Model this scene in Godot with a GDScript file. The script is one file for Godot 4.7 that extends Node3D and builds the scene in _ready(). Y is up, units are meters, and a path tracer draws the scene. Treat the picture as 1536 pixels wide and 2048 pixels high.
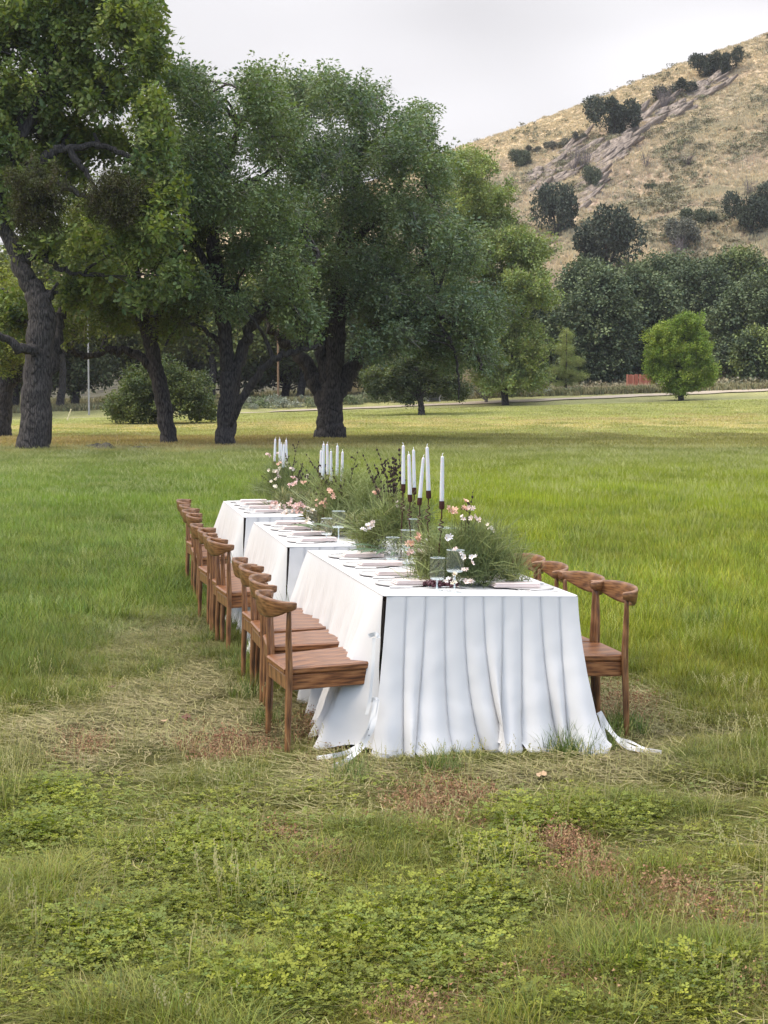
extends Node3D
# A long garden table in an oak meadow below a dry hill, under an overcast sky.

const FPX := 3300.0      # focal length in pixels of the 1536 x 2048 photograph
const EYE := 1.706
var pitch := atan(234.0 / 3300.0)
var nz := FastNoiseLite.new()
var nz2 := FastNoiseLite.new()
var mats := {}
var used := {}

func _ready() -> void:
	setup_view()
	setup_noise()
	build_materials()
	build_terrain()
	build_hill_details()
	build_background_trees()
	build_oaks()
	build_roadside()
	build_tables()
	build_chairs()
	build_settings()
	build_candles()
	build_flowers()
	build_grass()
	build_small_things()

func setup_view() -> void:
	var cam := Camera3D.new()
	cam.name = "camera"
	cam.fov = rad_to_deg(2.0 * atan(1024.0 / FPX))
	cam.position = Vector3(0, EYE, 0)
	cam.rotation = Vector3(-pitch, 0, 0)
	cam.near = 0.05
	cam.far = 1500.0
	add_child(cam)
	cam.current = true
	var env := Environment.new()
	env.background_mode = Environment.BG_SKY
	env.tonemap_mode = Environment.TONE_MAPPER_LINEAR
	env.tonemap_exposure = 3.15
	env.sdfgi_enabled = true
	env.ssao_enabled = true
	env.ssil_enabled = true
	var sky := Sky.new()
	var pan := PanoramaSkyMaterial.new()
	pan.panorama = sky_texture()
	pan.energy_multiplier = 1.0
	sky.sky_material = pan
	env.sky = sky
	env.fog_enabled = true
	env.fog_density = 0.00016
	env.fog_light_color = Color(0.90, 0.90, 0.93)
	var we := WorldEnvironment.new()
	we.name = "sky"
	we.environment = env
	add_child(we)
	var sun := DirectionalLight3D.new()
	sun.name = "sun"
	sun.light_color = Color(1.0, 0.93, 0.82)
	sun.light_energy = 0.24
	sun.light_angular_distance = 24.0
	sun.shadow_enabled = true
	sun.position = Vector3(-30, 40, 14)
	add_child(sun)
	sun.look_at_from_position(Vector3(-30, 34, 10), Vector3.ZERO, Vector3.UP)

# an overcast sky: about three times as bright overhead as at the horizon, softly clouded, bluer low behind the camera, a tint shaped to cool the cloth fronts
func sky_texture() -> ImageTexture:
	var n := FastNoiseLite.new()
	n.seed = 5
	n.frequency = 1.0
	n.fractal_octaves = 4
	var w := 512
	var h := 256
	var im := Image.create(w, h, false, Image.FORMAT_RGBF)
	for j in h:
		var th := PI * (j + 0.5) / h
		var y := cos(th)
		var r := sin(th)
		for i in w:
			var ph := TAU * (i + 0.5) / w
			var x := r * sin(ph)
			var z := -r * cos(ph)
			if y < -0.02:
				im.set_pixel(i, j, Color(0.10, 0.10, 0.06))
				continue
			var s := maxf(y, 0.0)
			var l := 0.284 + 0.78 * pow(s, 1.6)
			var cl := n.get_noise_3d(x * 1.6, s * 5.0 + 3.0, z * 1.6)
			l *= 1.0 + 0.55 * cl * (0.2 + minf(s * 4.5, 0.8))
			var thin := smoothstep(-0.25, 0.75, z)  # weight of the added blue tint that cools the cloth fronts
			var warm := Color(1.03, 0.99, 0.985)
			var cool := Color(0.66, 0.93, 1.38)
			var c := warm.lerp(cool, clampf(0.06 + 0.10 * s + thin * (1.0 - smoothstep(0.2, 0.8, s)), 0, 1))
			im.set_pixel(i, j, Color(c.r * l, c.g * l, c.b * l))
	return ImageTexture.create_from_image(im)

func setup_noise() -> void:
	nz.seed = 11
	nz.frequency = 1.0
	nz.fractal_octaves = 3
	nz2.seed = 29
	nz2.frequency = 1.0
	nz2.fractal_octaves = 2

# ---------- places ----------
# a point d metres in front of the camera that the photograph shows at px, py
func at(px: float, py: float, d: float) -> Vector3:
	var u := (px - 768.0) / FPX
	var v := (1024.0 - py) / FPX
	var t := d / (cos(pitch) + v * sin(pitch))
	return Vector3(u * t, EYE + (v * cos(pitch) - sin(pitch)) * t, -d)

func on_height(px: float, py: float, y: float) -> Vector3:
	var u := (px - 768.0) / FPX
	var v := (1024.0 - py) / FPX
	var t := (y - EYE) / (v * cos(pitch) - sin(pitch))
	return Vector3(u * t, y, -t * (cos(pitch) + v * sin(pitch)))

# the first ground that the ray through px, py meets
func on_ground(px: float, py: float, from := 8.0) -> Vector3:
	var d := from
	var step := 0.5
	while d < 520.0:
		var p := at(px, py, d)
		if p.y <= ground_y(p.x, d):
			break
		d += step
		step = maxf(0.25, d * 0.008)
	for k in 8:
		step *= 0.5
		var p := at(px, py, d)
		if p.y <= ground_y(p.x, d):
			d -= step
		else:
			d += step
	var q := at(px, py, d)
	q.y = ground_y(q.x, d)
	return q

func ridge(x: float) -> float:
	var xs := [-300.0, -150.0, -70.0, -33.0, -6.0, 14.0, 25.6, 37.5, 51.0, 62.0, 70.0, 110.0, 200.0, 320.0]
	var ys := [14.0, 17.0, 22.0, 30.0, 38.5, 46.2, 50.0, 54.4, 60.0, 63.8, 66.8, 76.0, 88.0, 96.0]
	if x <= xs[0]:
		return ys[0]
	for i in xs.size() - 1:
		if x < xs[i + 1]:
			return lerpf(ys[i], ys[i + 1], (x - xs[i]) / (xs[i + 1] - xs[i]))
	return ys[-1]

func ground_y(x: float, d: float) -> float:
	var e := smoothstep(58.0, 116.0, d)
	var h := e * (0.80 + 0.031 * clampf(x, -28.0, 34.0))
	if d < 140.0:
		h += 0.035 * nz2.get_noise_2d(x * 0.22, d * 0.22) * smoothstep(3.0, 12.0, d)
	h += 0.55 * smoothstep(109.0, 117.0, d)
	if d > 128.0:
		var r := ridge(x)
		var t := (d - 128.0) / 172.0
		if t < 1.0:
			var k := pow(t, 1.3)
			h = h + (r - h) * k
			var b := nz.get_noise_2d(x * 0.022, d * 0.022) * 4.5 + nz2.get_noise_2d(x * 0.09, d * 0.09) * 1.3
			h += b * sin(PI * clampf(t, 0, 1)) * 0.9
			h += 0.35 * nz.get_noise_2d(x * 0.4, d * 0.4) * minf(t * 4.0, 1.0)
		else:
			h = r + 0.35 * nz.get_noise_2d(x * 0.4, d * 0.4) - (d - 300.0) * 0.22
	return h

# ---------- nodes ----------
func numbered(n: String) -> String:
	if not used.has(n):
		used[n] = 0
		return n
	used[n] += 1
	return "%s_%03d" % [n, used[n]]

func tag(o: Node, label := "", category := "", group := "", kind := "") -> void:
	if label:
		o.set_meta("label", label)
	if category:
		o.set_meta("category", category)
	if group:
		o.set_meta("group", group)
	if kind:
		o.set_meta("kind", kind)

func thing(n: String, pos: Vector3, label: String, category: String, group := "") -> Node3D:
	var o := Node3D.new()
	o.name = numbered(n)
	o.position = pos
	add_child(o)
	tag(o, label, category, group)
	return o

func piece(n: String, m: Mesh, mat: Material, parent: Node3D, tr := Transform3D.IDENTITY) -> MeshInstance3D:
	var o := MeshInstance3D.new()
	o.mesh = m
	o.material_override = mat
	o.name = numbered(n) if parent == self else n
	o.transform = tr
	parent.add_child(o, true)
	return o

func copies(n: String, m: Mesh, mat: Material, parent: Node3D, where: Array, tints: PackedColorArray) -> MultiMeshInstance3D:
	var mm := MultiMesh.new()
	mm.transform_format = MultiMesh.TRANSFORM_3D
	mm.use_colors = true
	mm.mesh = m
	mm.instance_count = where.size()
	for i in where.size():
		var tr: Transform3D = where[i]
		mm.set_instance_transform(i, tr)
		mm.set_instance_color(i, tints[i])
	var o := MultiMeshInstance3D.new()
	o.multimesh = mm
	o.material_override = mat
	o.name = numbered(n) if parent == self else n
	parent.add_child(o, true)
	o.set_meta("kind", "stuff")
	return o

func again(src: Node3D, pos: Vector3, turn: float, label: String) -> Node3D:
	var stem := String(src.name)
	var o: Node3D = src.duplicate()
	o.name = numbered(stem)
	add_child(o)
	o.position = pos
	o.rotation = Vector3(0, turn, 0)
	o.set_meta("label", label)
	return o

func rg(s: int) -> RandomNumberGenerator:
	var r := RandomNumberGenerator.new()
	r.seed = s * 7919 + 17
	return r

func rdir(r: RandomNumberGenerator) -> Vector3:
	var y := r.randf_range(-1.0, 1.0)
	var a := r.randf() * TAU
	var s := sqrt(1.0 - y * y)
	return Vector3(cos(a) * s, y, sin(a) * s)

# ---------- shapes ----------
class MB:
	var v := PackedVector3Array()
	var c := PackedColorArray()
	var uv := PackedVector2Array()
	var ix := PackedInt32Array()
	var col := Color.WHITE

	func p(a: Vector3, t := Vector2.ZERO) -> int:
		v.append(a)
		c.append(col)
		uv.append(t)
		return v.size() - 1

	func t(a: int, b: int, d: int) -> void:
		ix.append(a)
		ix.append(b)
		ix.append(d)

	func q(a: int, b: int, d: int, e: int) -> void:
		t(a, b, d)
		t(a, d, e)

	func tri(a: Vector3, b: Vector3, d: Vector3) -> void:
		t(p(a), p(b), p(d))

	func quad(a: Vector3, b: Vector3, d: Vector3, e: Vector3) -> void:
		q(p(a), p(b), p(d), p(e))

	# a rounded bar along pts with its own radius at each
	func tube(pts: PackedVector3Array, rad: PackedFloat32Array, sides: int, cap := true, bark := 0.0, fn: FastNoiseLite = null) -> void:
		var n := pts.size()
		var up := Vector3(0.13, 0.2, 1).normalized()
		var start := v.size()
		var len := 0.0
		for i in n:
			var dir: Vector3
			if i == 0:
				dir = pts[1] - pts[0]
			elif i == n - 1:
				dir = pts[i] - pts[i - 1]
			else:
				dir = pts[i + 1] - pts[i - 1]
			dir = dir.normalized()
			if dir.length() < 0.5:
				dir = Vector3.UP
			if i > 0:
				len += pts[i].distance_to(pts[i - 1])
			var sx := up.cross(dir)
			if sx.length() < 0.05:
				sx = Vector3.RIGHT.cross(dir)
			sx = sx.normalized()
			var sy := dir.cross(sx).normalized()
			up = sy
			for k in sides:
				var a := TAU * k / sides
				var r := rad[i]
				if bark > 0.0:
					r *= 1.0 + bark * fn.get_noise_3d(cos(a) * 2.2 + pts[0].x * 3.0, len * 0.7, sin(a) * 2.2) + bark * 0.5 * fn.get_noise_3d(cos(a) * 6.0, len * 1.1 + 40.0, sin(a) * 6.0)
				p(pts[i] + (sx * cos(a) + sy * sin(a)) * r, Vector2(float(k) / sides, len))
		for i in n - 1:
			for k in sides:
				var k2 := (k + 1) % sides
				q(start + i * sides + k, start + (i + 1) * sides + k, start + (i + 1) * sides + k2, start + i * sides + k2)
		if cap:
			var e := p(pts[n - 1] + (pts[n - 1] - pts[n - 2]).normalized() * rad[n - 1] * 0.5)
			var b := p(pts[0])
			for k in sides:
				t(start + (n - 1) * sides + k, e, start + (n - 1) * sides + (k + 1) % sides)
				t(start + (k + 1) % sides, b, start + k)

	# a turned shape: prof holds (radius, height)
	func lathe(prof: PackedVector2Array, sides: int, tr := Transform3D.IDENTITY) -> void:
		var start := v.size()
		for i in prof.size():
			for k in sides:
				var a := TAU * k / sides
				p(tr * Vector3(cos(a) * prof[i].x, prof[i].y, sin(a) * prof[i].x), Vector2(float(k) / sides, prof[i].y))
		for i in prof.size() - 1:
			for k in sides:
				var k2 := (k + 1) % sides
				q(start + i * sides + k, start + i * sides + k2, start + (i + 1) * sides + k2, start + (i + 1) * sides + k)

	# a plate of outline poly (x, z) from y0 to y1 with chamfered edges
	func slab(poly: PackedVector2Array, y0: float, y1: float, b: float, tr := Transform3D.IDENTITY) -> void:
		var n := poly.size()
		var mid := Vector2.ZERO
		for q2 in poly:
			mid += q2
		mid /= n
		var rings := []
		for lay in [[y0, b], [y0 + b, 0.0], [y1 - b, 0.0], [y1, b]]:
			var ring := PackedVector3Array()
			for k in n:
				var pr := poly[(k + n - 1) % n]
				var nx := poly[(k + 1) % n]
				var here := poly[k]
				var inw: Vector2 = (mid - here)
				var e1 := (here - pr).normalized()
				var e2 := (nx - here).normalized()
				var n1 := Vector2(-e1.y, e1.x)
				var n2 := Vector2(-e2.y, e2.x)
				if n1.dot(inw) < 0:
					n1 = -n1
				if n2.dot(inw) < 0:
					n2 = -n2
				var m := (n1 + n2)
				m = m / maxf(m.length_squared() * 0.5, 0.3)
				var o: Vector2 = here + m * lay[1]
				ring.append(tr * Vector3(o.x, lay[0], o.y))
			rings.append(ring)
		for i in 3:
			for k in n:
				var k2 := (k + 1) % n
				quad(rings[i][k], rings[i][k2], rings[i + 1][k2], rings[i + 1][k])
		for which in [0, 3]:
			var ring: PackedVector3Array = rings[which]
			var c0 := Vector3.ZERO
			for a in ring:
				c0 += a
			c0 /= n
			var ci := p(c0)
			var first := v.size()
			for a in ring:
				p(a)
			for k in n:
				if which == 3:
					t(ci, first + k, first + (k + 1) % n)
				else:
					t(ci, first + (k + 1) % n, first + k)

	func box(sz: Vector3, tr := Transform3D.IDENTITY, b := 0.003) -> void:
		var x := sz.x * 0.5
		var z := sz.z * 0.5
		slab(PackedVector2Array([Vector2(-x, -z), Vector2(x, -z), Vector2(x, z), Vector2(-x, z)]), -sz.y * 0.5, sz.y * 0.5, b, tr)

	func ball(c0: Vector3, r: Vector3, rows: int, sides: int) -> void:
		var start := v.size()
		for i in rows + 1:
			var th := PI * i / rows
			for k in sides:
				var a := TAU * k / sides
				p(c0 + Vector3(sin(th) * cos(a) * r.x, cos(th) * r.y, sin(th) * sin(a) * r.z))
		for i in rows:
			for k in sides:
				var k2 := (k + 1) % sides
				q(start + i * sides + k, start + (i + 1) * sides + k, start + (i + 1) * sides + k2, start + i * sides + k2)

	# a flat band along pts, w wide in the direction side
	func band(pts: PackedVector3Array, side: Vector3, w: PackedFloat32Array) -> void:
		var start := v.size()
		for i in pts.size():
			p(pts[i] - side * w[i] * 0.5)
			p(pts[i] + side * w[i] * 0.5)
		for i in pts.size() - 1:
			q(start + i * 2, start + i * 2 + 1, start + i * 2 + 3, start + i * 2 + 2)

	func mesh() -> ArrayMesh:
		var nr := PackedVector3Array()
		nr.resize(v.size())
		for i in range(0, ix.size(), 3):
			var a := ix[i]
			var b := ix[i + 1]
			var d := ix[i + 2]
			var f := (v[d] - v[a]).cross(v[b] - v[a])
			nr[a] += f
			nr[b] += f
			nr[d] += f
		for i in nr.size():
			nr[i] = nr[i].normalized() if nr[i].length_squared() > 1e-20 else Vector3.UP
		var arr := []
		arr.resize(Mesh.ARRAY_MAX)
		arr[Mesh.ARRAY_VERTEX] = v
		arr[Mesh.ARRAY_NORMAL] = nr
		arr[Mesh.ARRAY_COLOR] = c
		arr[Mesh.ARRAY_TEX_UV] = uv
		arr[Mesh.ARRAY_INDEX] = ix
		var m := ArrayMesh.new()
		m.add_surface_from_arrays(Mesh.PRIMITIVE_TRIANGLES, arr)
		return m

func curve(ctrl: Array, sub: int) -> PackedVector3Array:
	var out := PackedVector3Array()
	var n := ctrl.size()
	for i in n - 1:
		var p0: Vector3 = ctrl[maxi(i - 1, 0)]
		var p1: Vector3 = ctrl[i]
		var p2: Vector3 = ctrl[i + 1]
		var p3: Vector3 = ctrl[mini(i + 2, n - 1)]
		for k in sub:
			out.append(p1.cubic_interpolate(p2, p0, p3, float(k) / sub))
	out.append(ctrl[n - 1])
	return out

func radii(ctrl: Array, sub: int) -> PackedFloat32Array:
	var out := PackedFloat32Array()
	for i in ctrl.size() - 1:
		for k in sub:
			out.append(lerpf(ctrl[i], ctrl[i + 1], float(k) / sub))
	out.append(ctrl[-1])
	return out

# ---------- materials ----------
func lin(r: float, g: float, b: float, a := 1.0) -> Color:
	var c := Color(r, g, b).linear_to_srgb()
	c.a = a
	return c

func plain(col: Color, rough: float, metal := 0.0) -> StandardMaterial3D:
	var m := StandardMaterial3D.new()
	m.albedo_color = col
	m.roughness = rough
	m.metallic = metal
	return m

func noise_tex(freq: float, cols: Array, offs: Array, sd: int, kind := FastNoiseLite.TYPE_SIMPLEX_SMOOTH, oct := 4, size := 512) -> NoiseTexture2D:
	var n := FastNoiseLite.new()
	n.noise_type = kind
	n.seed = sd
	n.frequency = freq
	n.fractal_octaves = oct
	var t := NoiseTexture2D.new()
	t.width = size
	t.height = size
	t.seamless = true
	t.noise = n
	if cols:
		var g := Gradient.new()
		var pc := PackedColorArray()
		for c in cols:
			pc.append(c)
		g.colors = pc
		g.offsets = PackedFloat32Array(offs)
		t.color_ramp = g
	return t

func ridged(t: NoiseTexture2D) -> NoiseTexture2D:
	var n: FastNoiseLite = t.noise
	n.fractal_type = FastNoiseLite.FRACTAL_RIDGED
	return t

func bump_tex(freq: float, sd: int, strength: float, kind := FastNoiseLite.TYPE_SIMPLEX_SMOOTH, oct := 4) -> NoiseTexture2D:
	var t := noise_tex(freq, [], [], sd, kind, oct)
	t.as_normal_map = true
	t.bump_strength = strength
	return t

func tri(m: StandardMaterial3D, s: Vector3, world := false) -> StandardMaterial3D:
	m.uv1_triplanar = true
	m.uv1_world_triplanar = world
	m.uv1_scale = s
	return m

func leafy(r: float, g: float, b: float, thru := 0.5, rough := 0.55) -> StandardMaterial3D:
	var m := plain(lin(r, g, b), rough)
	m.vertex_color_use_as_albedo = true
	m.backlight_enabled = true
	m.backlight = Color(thru * 0.95, thru, thru * 0.55)
	m.metallic_specular = 0.35
	return m

func build_materials() -> void:
	var grain := noise_tex(0.012, [lin(0.045, 0.017, 0.006), lin(0.140, 0.059, 0.022), lin(0.220, 0.102, 0.038), lin(0.30, 0.158, 0.068)], [0.15, 0.42, 0.62, 0.9], 3)
	var gn := bump_tex(0.02, 4, 2.0)
	for k in [["wood_post", Vector3(9, 0.9, 9)], ["wood_seat", Vector3(0.9, 9, 8)], ["wood_rail", Vector3(2.4, 11, 1.2)]]:
		var m := plain(Color.WHITE, 0.42)
		m.albedo_texture = grain
		m.normal_enabled = true
		m.normal_texture = gn
		m.normal_scale = 0.35
		m.roughness = 0.40
		mats[k[0]] = tri(m, k[1])
	var seat: StandardMaterial3D = mats["wood_seat"]
	seat.albedo_color = Color(1.05, 0.99, 0.96)
	seat.roughness = 0.36
	var weave := bump_tex(0.35, 8, 1.2)
	var cl := plain(lin(0.585, 0.575, 0.565), 0.9)
	cl.normal_enabled = true
	cl.normal_texture = weave
	cl.normal_scale = 0.25
	cl.backlight_enabled = true
	cl.backlight = Color(0.22, 0.21, 0.2)
	mats["cloth"] = tri(cl, Vector3(3, 3, 3))
	mats["ribbon"] = plain(lin(0.58, 0.57, 0.55), 0.8)
	mats["stud"] = plain(lin(0.05, 0.05, 0.05), 0.4, 0.6)
	mats["dark_wood"] = plain(lin(0.06, 0.025, 0.014), 0.5)
	mats["rust"] = plain(lin(0.055, 0.018, 0.012), 0.55, 0.5)
	var wax := plain(lin(0.58, 0.60, 0.62), 0.45)
	wax.subsurf_scatter_enabled = true
	wax.subsurf_scatter_strength = 0.3
	mats["wax"] = wax
	mats["wick"] = plain(lin(0.75, 0.74, 0.7), 0.8)
	mats["china"] = plain(lin(0.60, 0.585, 0.57), 0.25)
	mats["china_rim"] = plain(lin(0.22, 0.20, 0.19), 0.3)
	mats["napkin"] = plain(lin(0.62, 0.53, 0.50), 0.9)
	mats["steel"] = plain(lin(0.62, 0.60, 0.57), 0.2, 1.0)
	var gl := StandardMaterial3D.new()
	gl.transparency = BaseMaterial3D.TRANSPARENCY_ALPHA
	gl.albedo_color = Color(0.9, 0.95, 0.95, 0.022)
	gl.roughness = 0.03
	gl.metallic_specular = 0.6
	mats["glass"] = gl
	var ge: StandardMaterial3D = gl.duplicate()
	ge.albedo_color = Color(0.9, 0.95, 0.96, 0.35)
	mats["glass_edge"] = ge
	var bark := plain(Color.WHITE, 0.95)
	bark.albedo_texture = ridged(noise_tex(0.016, [lin(0.095, 0.083, 0.076), lin(0.060, 0.052, 0.047), lin(0.016, 0.013, 0.012), lin(0.005, 0.004, 0.004)], [0.12, 0.40, 0.68, 0.92], 21, FastNoiseLite.TYPE_SIMPLEX, 3))
	bark.normal_enabled = true
	bark.normal_texture = ridged(bump_tex(0.016, 21, -8.0, FastNoiseLite.TYPE_SIMPLEX, 3))
	bark.normal_scale = 1.3
	mats["bark"] = tri(bark, Vector3(1.15, 0.26, 1.15))
	var bare := plain(lin(0.14, 0.12, 0.105), 0.95)
	mats["bare"] = bare
	mats["raw_wood"] = plain(lin(0.17, 0.07, 0.03), 0.9)
	mats["leaf"] = leafy(1.0, 1.0, 1.0, 0.8)
	mats["leaf_far"] = leafy(1, 1, 1, 0.5, 0.8)
	mats["grass"] = leafy(1, 1, 1, 0.85, 0.6)
	mats["dry"] = leafy(1, 1, 1, 0.25, 0.85)
	var gr := plain(Color.WHITE, 1.0)
	gr.vertex_color_use_as_albedo = true
	gr.albedo_texture = noise_tex(0.03, [Color(0.5, 0.48, 0.45), Color(0.85, 0.85, 0.8), Color(1, 1, 1)], [0.2, 0.5, 0.85], 31)
	gr.normal_enabled = true
	gr.normal_texture = bump_tex(0.05, 32, 6.0)
	mats["ground"] = tri(gr, Vector3(0.9, 0.9, 0.9), true)
	var hl := plain(Color.WHITE, 1.0)
	hl.vertex_color_use_as_albedo = true
	hl.albedo_texture = noise_tex(0.018, [Color(0.55, 0.5, 0.45), Color(0.9, 0.88, 0.84), Color(1, 1, 1)], [0.2, 0.5, 0.85], 33, FastNoiseLite.TYPE_SIMPLEX_SMOOTH, 5)
	hl.normal_enabled = true
	hl.normal_texture = bump_tex(0.03, 34, 8.0)
	mats["hill"] = tri(hl, Vector3(0.11, 0.11, 0.11), true)
	var rock := plain(Color.WHITE, 0.95)
	rock.albedo_texture = noise_tex(0.02, [lin(0.09, 0.08, 0.078), lin(0.23, 0.208, 0.20), lin(0.36, 0.33, 0.315)], [0.15, 0.5, 0.85], 41)
	rock.normal_enabled = true
	rock.normal_texture = bump_tex(0.03, 42, 9.0)
	rock.albedo_color = Color(1.0, 0.95, 0.88)
	mats["rock"] = tri(rock, Vector3(0.3, 0.9, 0.3))
	mats["path"] = plain(lin(0.36, 0.30, 0.225), 1.0)
	mats["red_board"] = plain(lin(0.34, 0.105, 0.06), 0.85)
	mats["red_board_pale"] = plain(lin(0.42, 0.155, 0.095), 0.85)
	mats["pole_wood"] = plain(lin(0.20, 0.125, 0.07), 0.9)
	mats["pole_grey"] = plain(lin(0.30, 0.29, 0.28), 0.8)
	mats["stake"] = plain(lin(0.6, 0.52, 0.32), 0.8)
	mats["dark_slat"] = plain(lin(0.06, 0.062, 0.07), 0.8)
	mats["petal"] = petal_mat()
	mats["stem"] = leafy(1, 1, 1, 0.6, 0.7)
	mats["grape"] = plain(lin(0.055, 0.008, 0.016), 0.3)
	mats["litter"] = plain(lin(0.10, 0.035, 0.02), 0.8)

func petal_mat() -> StandardMaterial3D:
	var m := leafy(1, 1, 1, 0.4, 0.7)
	m.backlight = Color(0.4, 0.36, 0.34)
	return m

# ---------- the land ----------
# what grows at x, d: colour of the green, height, and how much of it is straw, red weed, clover
var z_col := Color.WHITE
var z_h := 0.1
var z_straw := 0.0
var z_red := 0.0
var z_clover := 0.0
var reds := []
var straws := []
var clovers := []

func c3(r: float, g: float, b: float) -> Color:
	return Color(r, g, b)

func blob(x: float, d: float, b: Array) -> float:
	var u: float = (x - b[0]) / b[2]
	var w: float = (d - b[1]) / b[3]
	var q := u * u + w * w
	return exp(-q * 1.2) if q < 6.0 else 0.0

func setup_zones() -> void:
	for r in [[870, 1615, 70, 45], [685, 1740, 70, 30], [1180, 1775, 70, 28], [1310, 1800, 110, 40], [1400, 1850, 90, 40], [1110, 1690, 60, 40], [1240, 1420, 60, 25], [800, 2030, 90, 30], [1150, 1985, 60, 25], [1270, 1890, 70, 40], [450, 1500, 90, 20], [640, 1470, 60, 30], [230, 1290, 90, 25], [560, 1690, 50, 25], [1010, 1995, 60, 25], [1500, 2000, 60, 40], [150, 1500, 60, 20]]:
		var p := on_height(r[0], r[1], 0.0)
		var s := -p.z / FPX
		var far := on_height(r[0], r[1] - r[3], 0.0)
		reds.append([p.x, -p.z, r[2] * s, maxf(0.12, -far.z + p.z)])
	for r in [[320, 1280, 150, 60], [400, 1350, 90, 80], [290, 1420, 120, 60], [440, 1470, 130, 50], [420, 1250, 60, 50], [700, 1560, 160, 40], [350, 1200, 60, 20], [1230, 1400, 90, 50], [1060, 1560, 160, 30], [560, 1450, 60, 60], [150, 1480, 120, 60], [1300, 1530, 120, 30]]:
		var p := on_height(r[0], r[1], 0.0)
		var s := -p.z / FPX
		var far := on_height(r[0], r[1] - r[3], 0.0)
		straws.append([p.x, -p.z, r[2] * s, maxf(0.15, -far.z + p.z)])
	for r in [[120, 1590, 130, 40], [420, 1710, 120, 60], [480, 1830, 220, 60], [700, 1890, 200, 60], [900, 1840, 150, 60], [450, 1990, 200, 50], [1400, 1990, 150, 50], [1050, 1660, 60, 40], [840, 1930, 150, 70], [60, 1680, 80, 40], [200, 1900, 180, 60], [1000, 1740, 90, 40], [1200, 1640, 80, 30], [620, 1990, 150, 40], [1100, 2030, 120, 30]]:
		var p := on_height(r[0], r[1], 0.0)
		var s := -p.z / FPX
		var far := on_height(r[0], r[1] - r[3], 0.0)
		clovers.append([p.x, -p.z, r[2] * s, maxf(0.12, -far.z + p.z)])

func zone(x: float, d: float) -> void:
	var n1 := nz.get_noise_2d(x * 0.33, d * 0.23)
	var n2 := nz.get_noise_2d(x * 1.1 + 50.0, d * 1.1)
	var n3 := nz2.get_noise_2d(x * 3.1, d * 3.1 + 90.0)
	var s := smoothstep(-0.14, 0.06, x / maxf(d, 4.0) + n1 * 0.05)
	var c := c3(0.180, 0.232, 0.046).lerp(c3(0.270, 0.295, 0.030), s)
	c = c.lerp(c3(0.130, 0.180, 0.065), clampf(n2 * 1.1 - 0.1, 0, 0.6))
	c = c.lerp(c3(0.275, 0.275, 0.085), clampf(-n2 * 1.1 - 0.1, 0, 0.65))
	z_h = lerpf(0.15, 0.18, s) * (1.0 + 0.35 * n1 + 0.25 * n2)
	z_straw = 0.0
	z_red = 0.0
	z_clover = 0.0
	if d < 13.0:
		var near := 1.0 - smoothstep(7.6, 11.5, d)
		for b in straws:
			z_straw = maxf(z_straw, blob(x, d, b))
		z_straw = clampf(z_straw * ((0.55 if d < 7.8 else 0.95) + 0.9 * n3) + 0.13 * near * (1.0 + n2), 0, 0.9)
		if d < 10.0:
			for b in reds:
				z_red = maxf(z_red, blob(x, d, b))
			z_red = clampf(z_red * (0.65 + 1.2 * n3), 0, 0.8)
		if d < 7.6:
			for b in clovers:
				z_clover = maxf(z_clover, blob(x, d, b))
			z_clover = clampf(z_clover * (0.9 + 0.8 * n3) + 0.25 * (0.5 + n2) * near, 0, 1) * (1.0 - z_red) * (1.0 - smoothstep(6.2, 7.6, d))
		c = c.lerp(c3(0.225, 0.222, 0.044), near * 0.8)
		c = c.lerp(c3(0.200, 0.250, 0.036), near * clampf(n2 * 1.3, 0, 0.7))
		z_h = lerpf(z_h, 0.070 * (1.0 + 1.9 * maxf(n2 + 0.25 * n3, -0.45)), near)
		var worn := exp(-pow((x - 0.1) / 1.7, 4.0)) * exp(-pow((d - 8.0) / 1.9, 4.0))
		z_h *= 1.0 - 0.5 * worn
		c = c.lerp(c3(0.25, 0.215, 0.095), z_straw * 0.6)
		z_h *= 1.0 - 0.5 * z_straw
	if d > 26.0:
		var k1 := smoothstep(30.0, 48.0, d + n1 * 6.0)
		c = c.lerp(c3(0.235, 0.240, 0.088), k1 * 0.8)  # duller grass, partly the shade of the oaks painted into its colour
		z_h = lerpf(z_h, 0.15, k1)
		var left := 1.0 - smoothstep(-0.10, 0.03, x / d)
		var k2 := smoothstep(46.0, 54.0, d + n1 * 5.0)
		c = c.lerp(c3(0.50, 0.335, 0.165).lerp(c3(0.44, 0.37, 0.16), clampf(n2 + 0.3, 0, 1)), k2 * (0.25 + 0.6 * left))
		var k3 := smoothstep(62.0, 70.0, d + n1 * 5.0)
		var band := 0.5 + 0.5 * sin(d * 0.33 + n1 * 4.0 + x * 0.02)
		var pale := c3(0.44, 0.43, 0.17).lerp(c3(0.62, 0.49, 0.26), clampf(band * 1.2 - 0.35 + n2 * 1.0, 0, 1))
		if d > 88.0:
			pale = pale.lerp(c3(0.42, 0.43, 0.17), smoothstep(84.0, 96.0, d) * 0.8)
		c = c.lerp(pale, k3 * 0.95)
		z_h = lerpf(z_h, 0.10, k3)
	var open := smoothstep(9.0, 12.0, d) * (1.0 - smoothstep(44.0, 60.0, d)) * 0.14
	c = c * Color(1.0 + open * 0.75, 1.0 + open, 1.0 + open * 0.8) * (1.0 + 0.30 * n1 + 0.12 * n3)
	z_col = c

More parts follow.
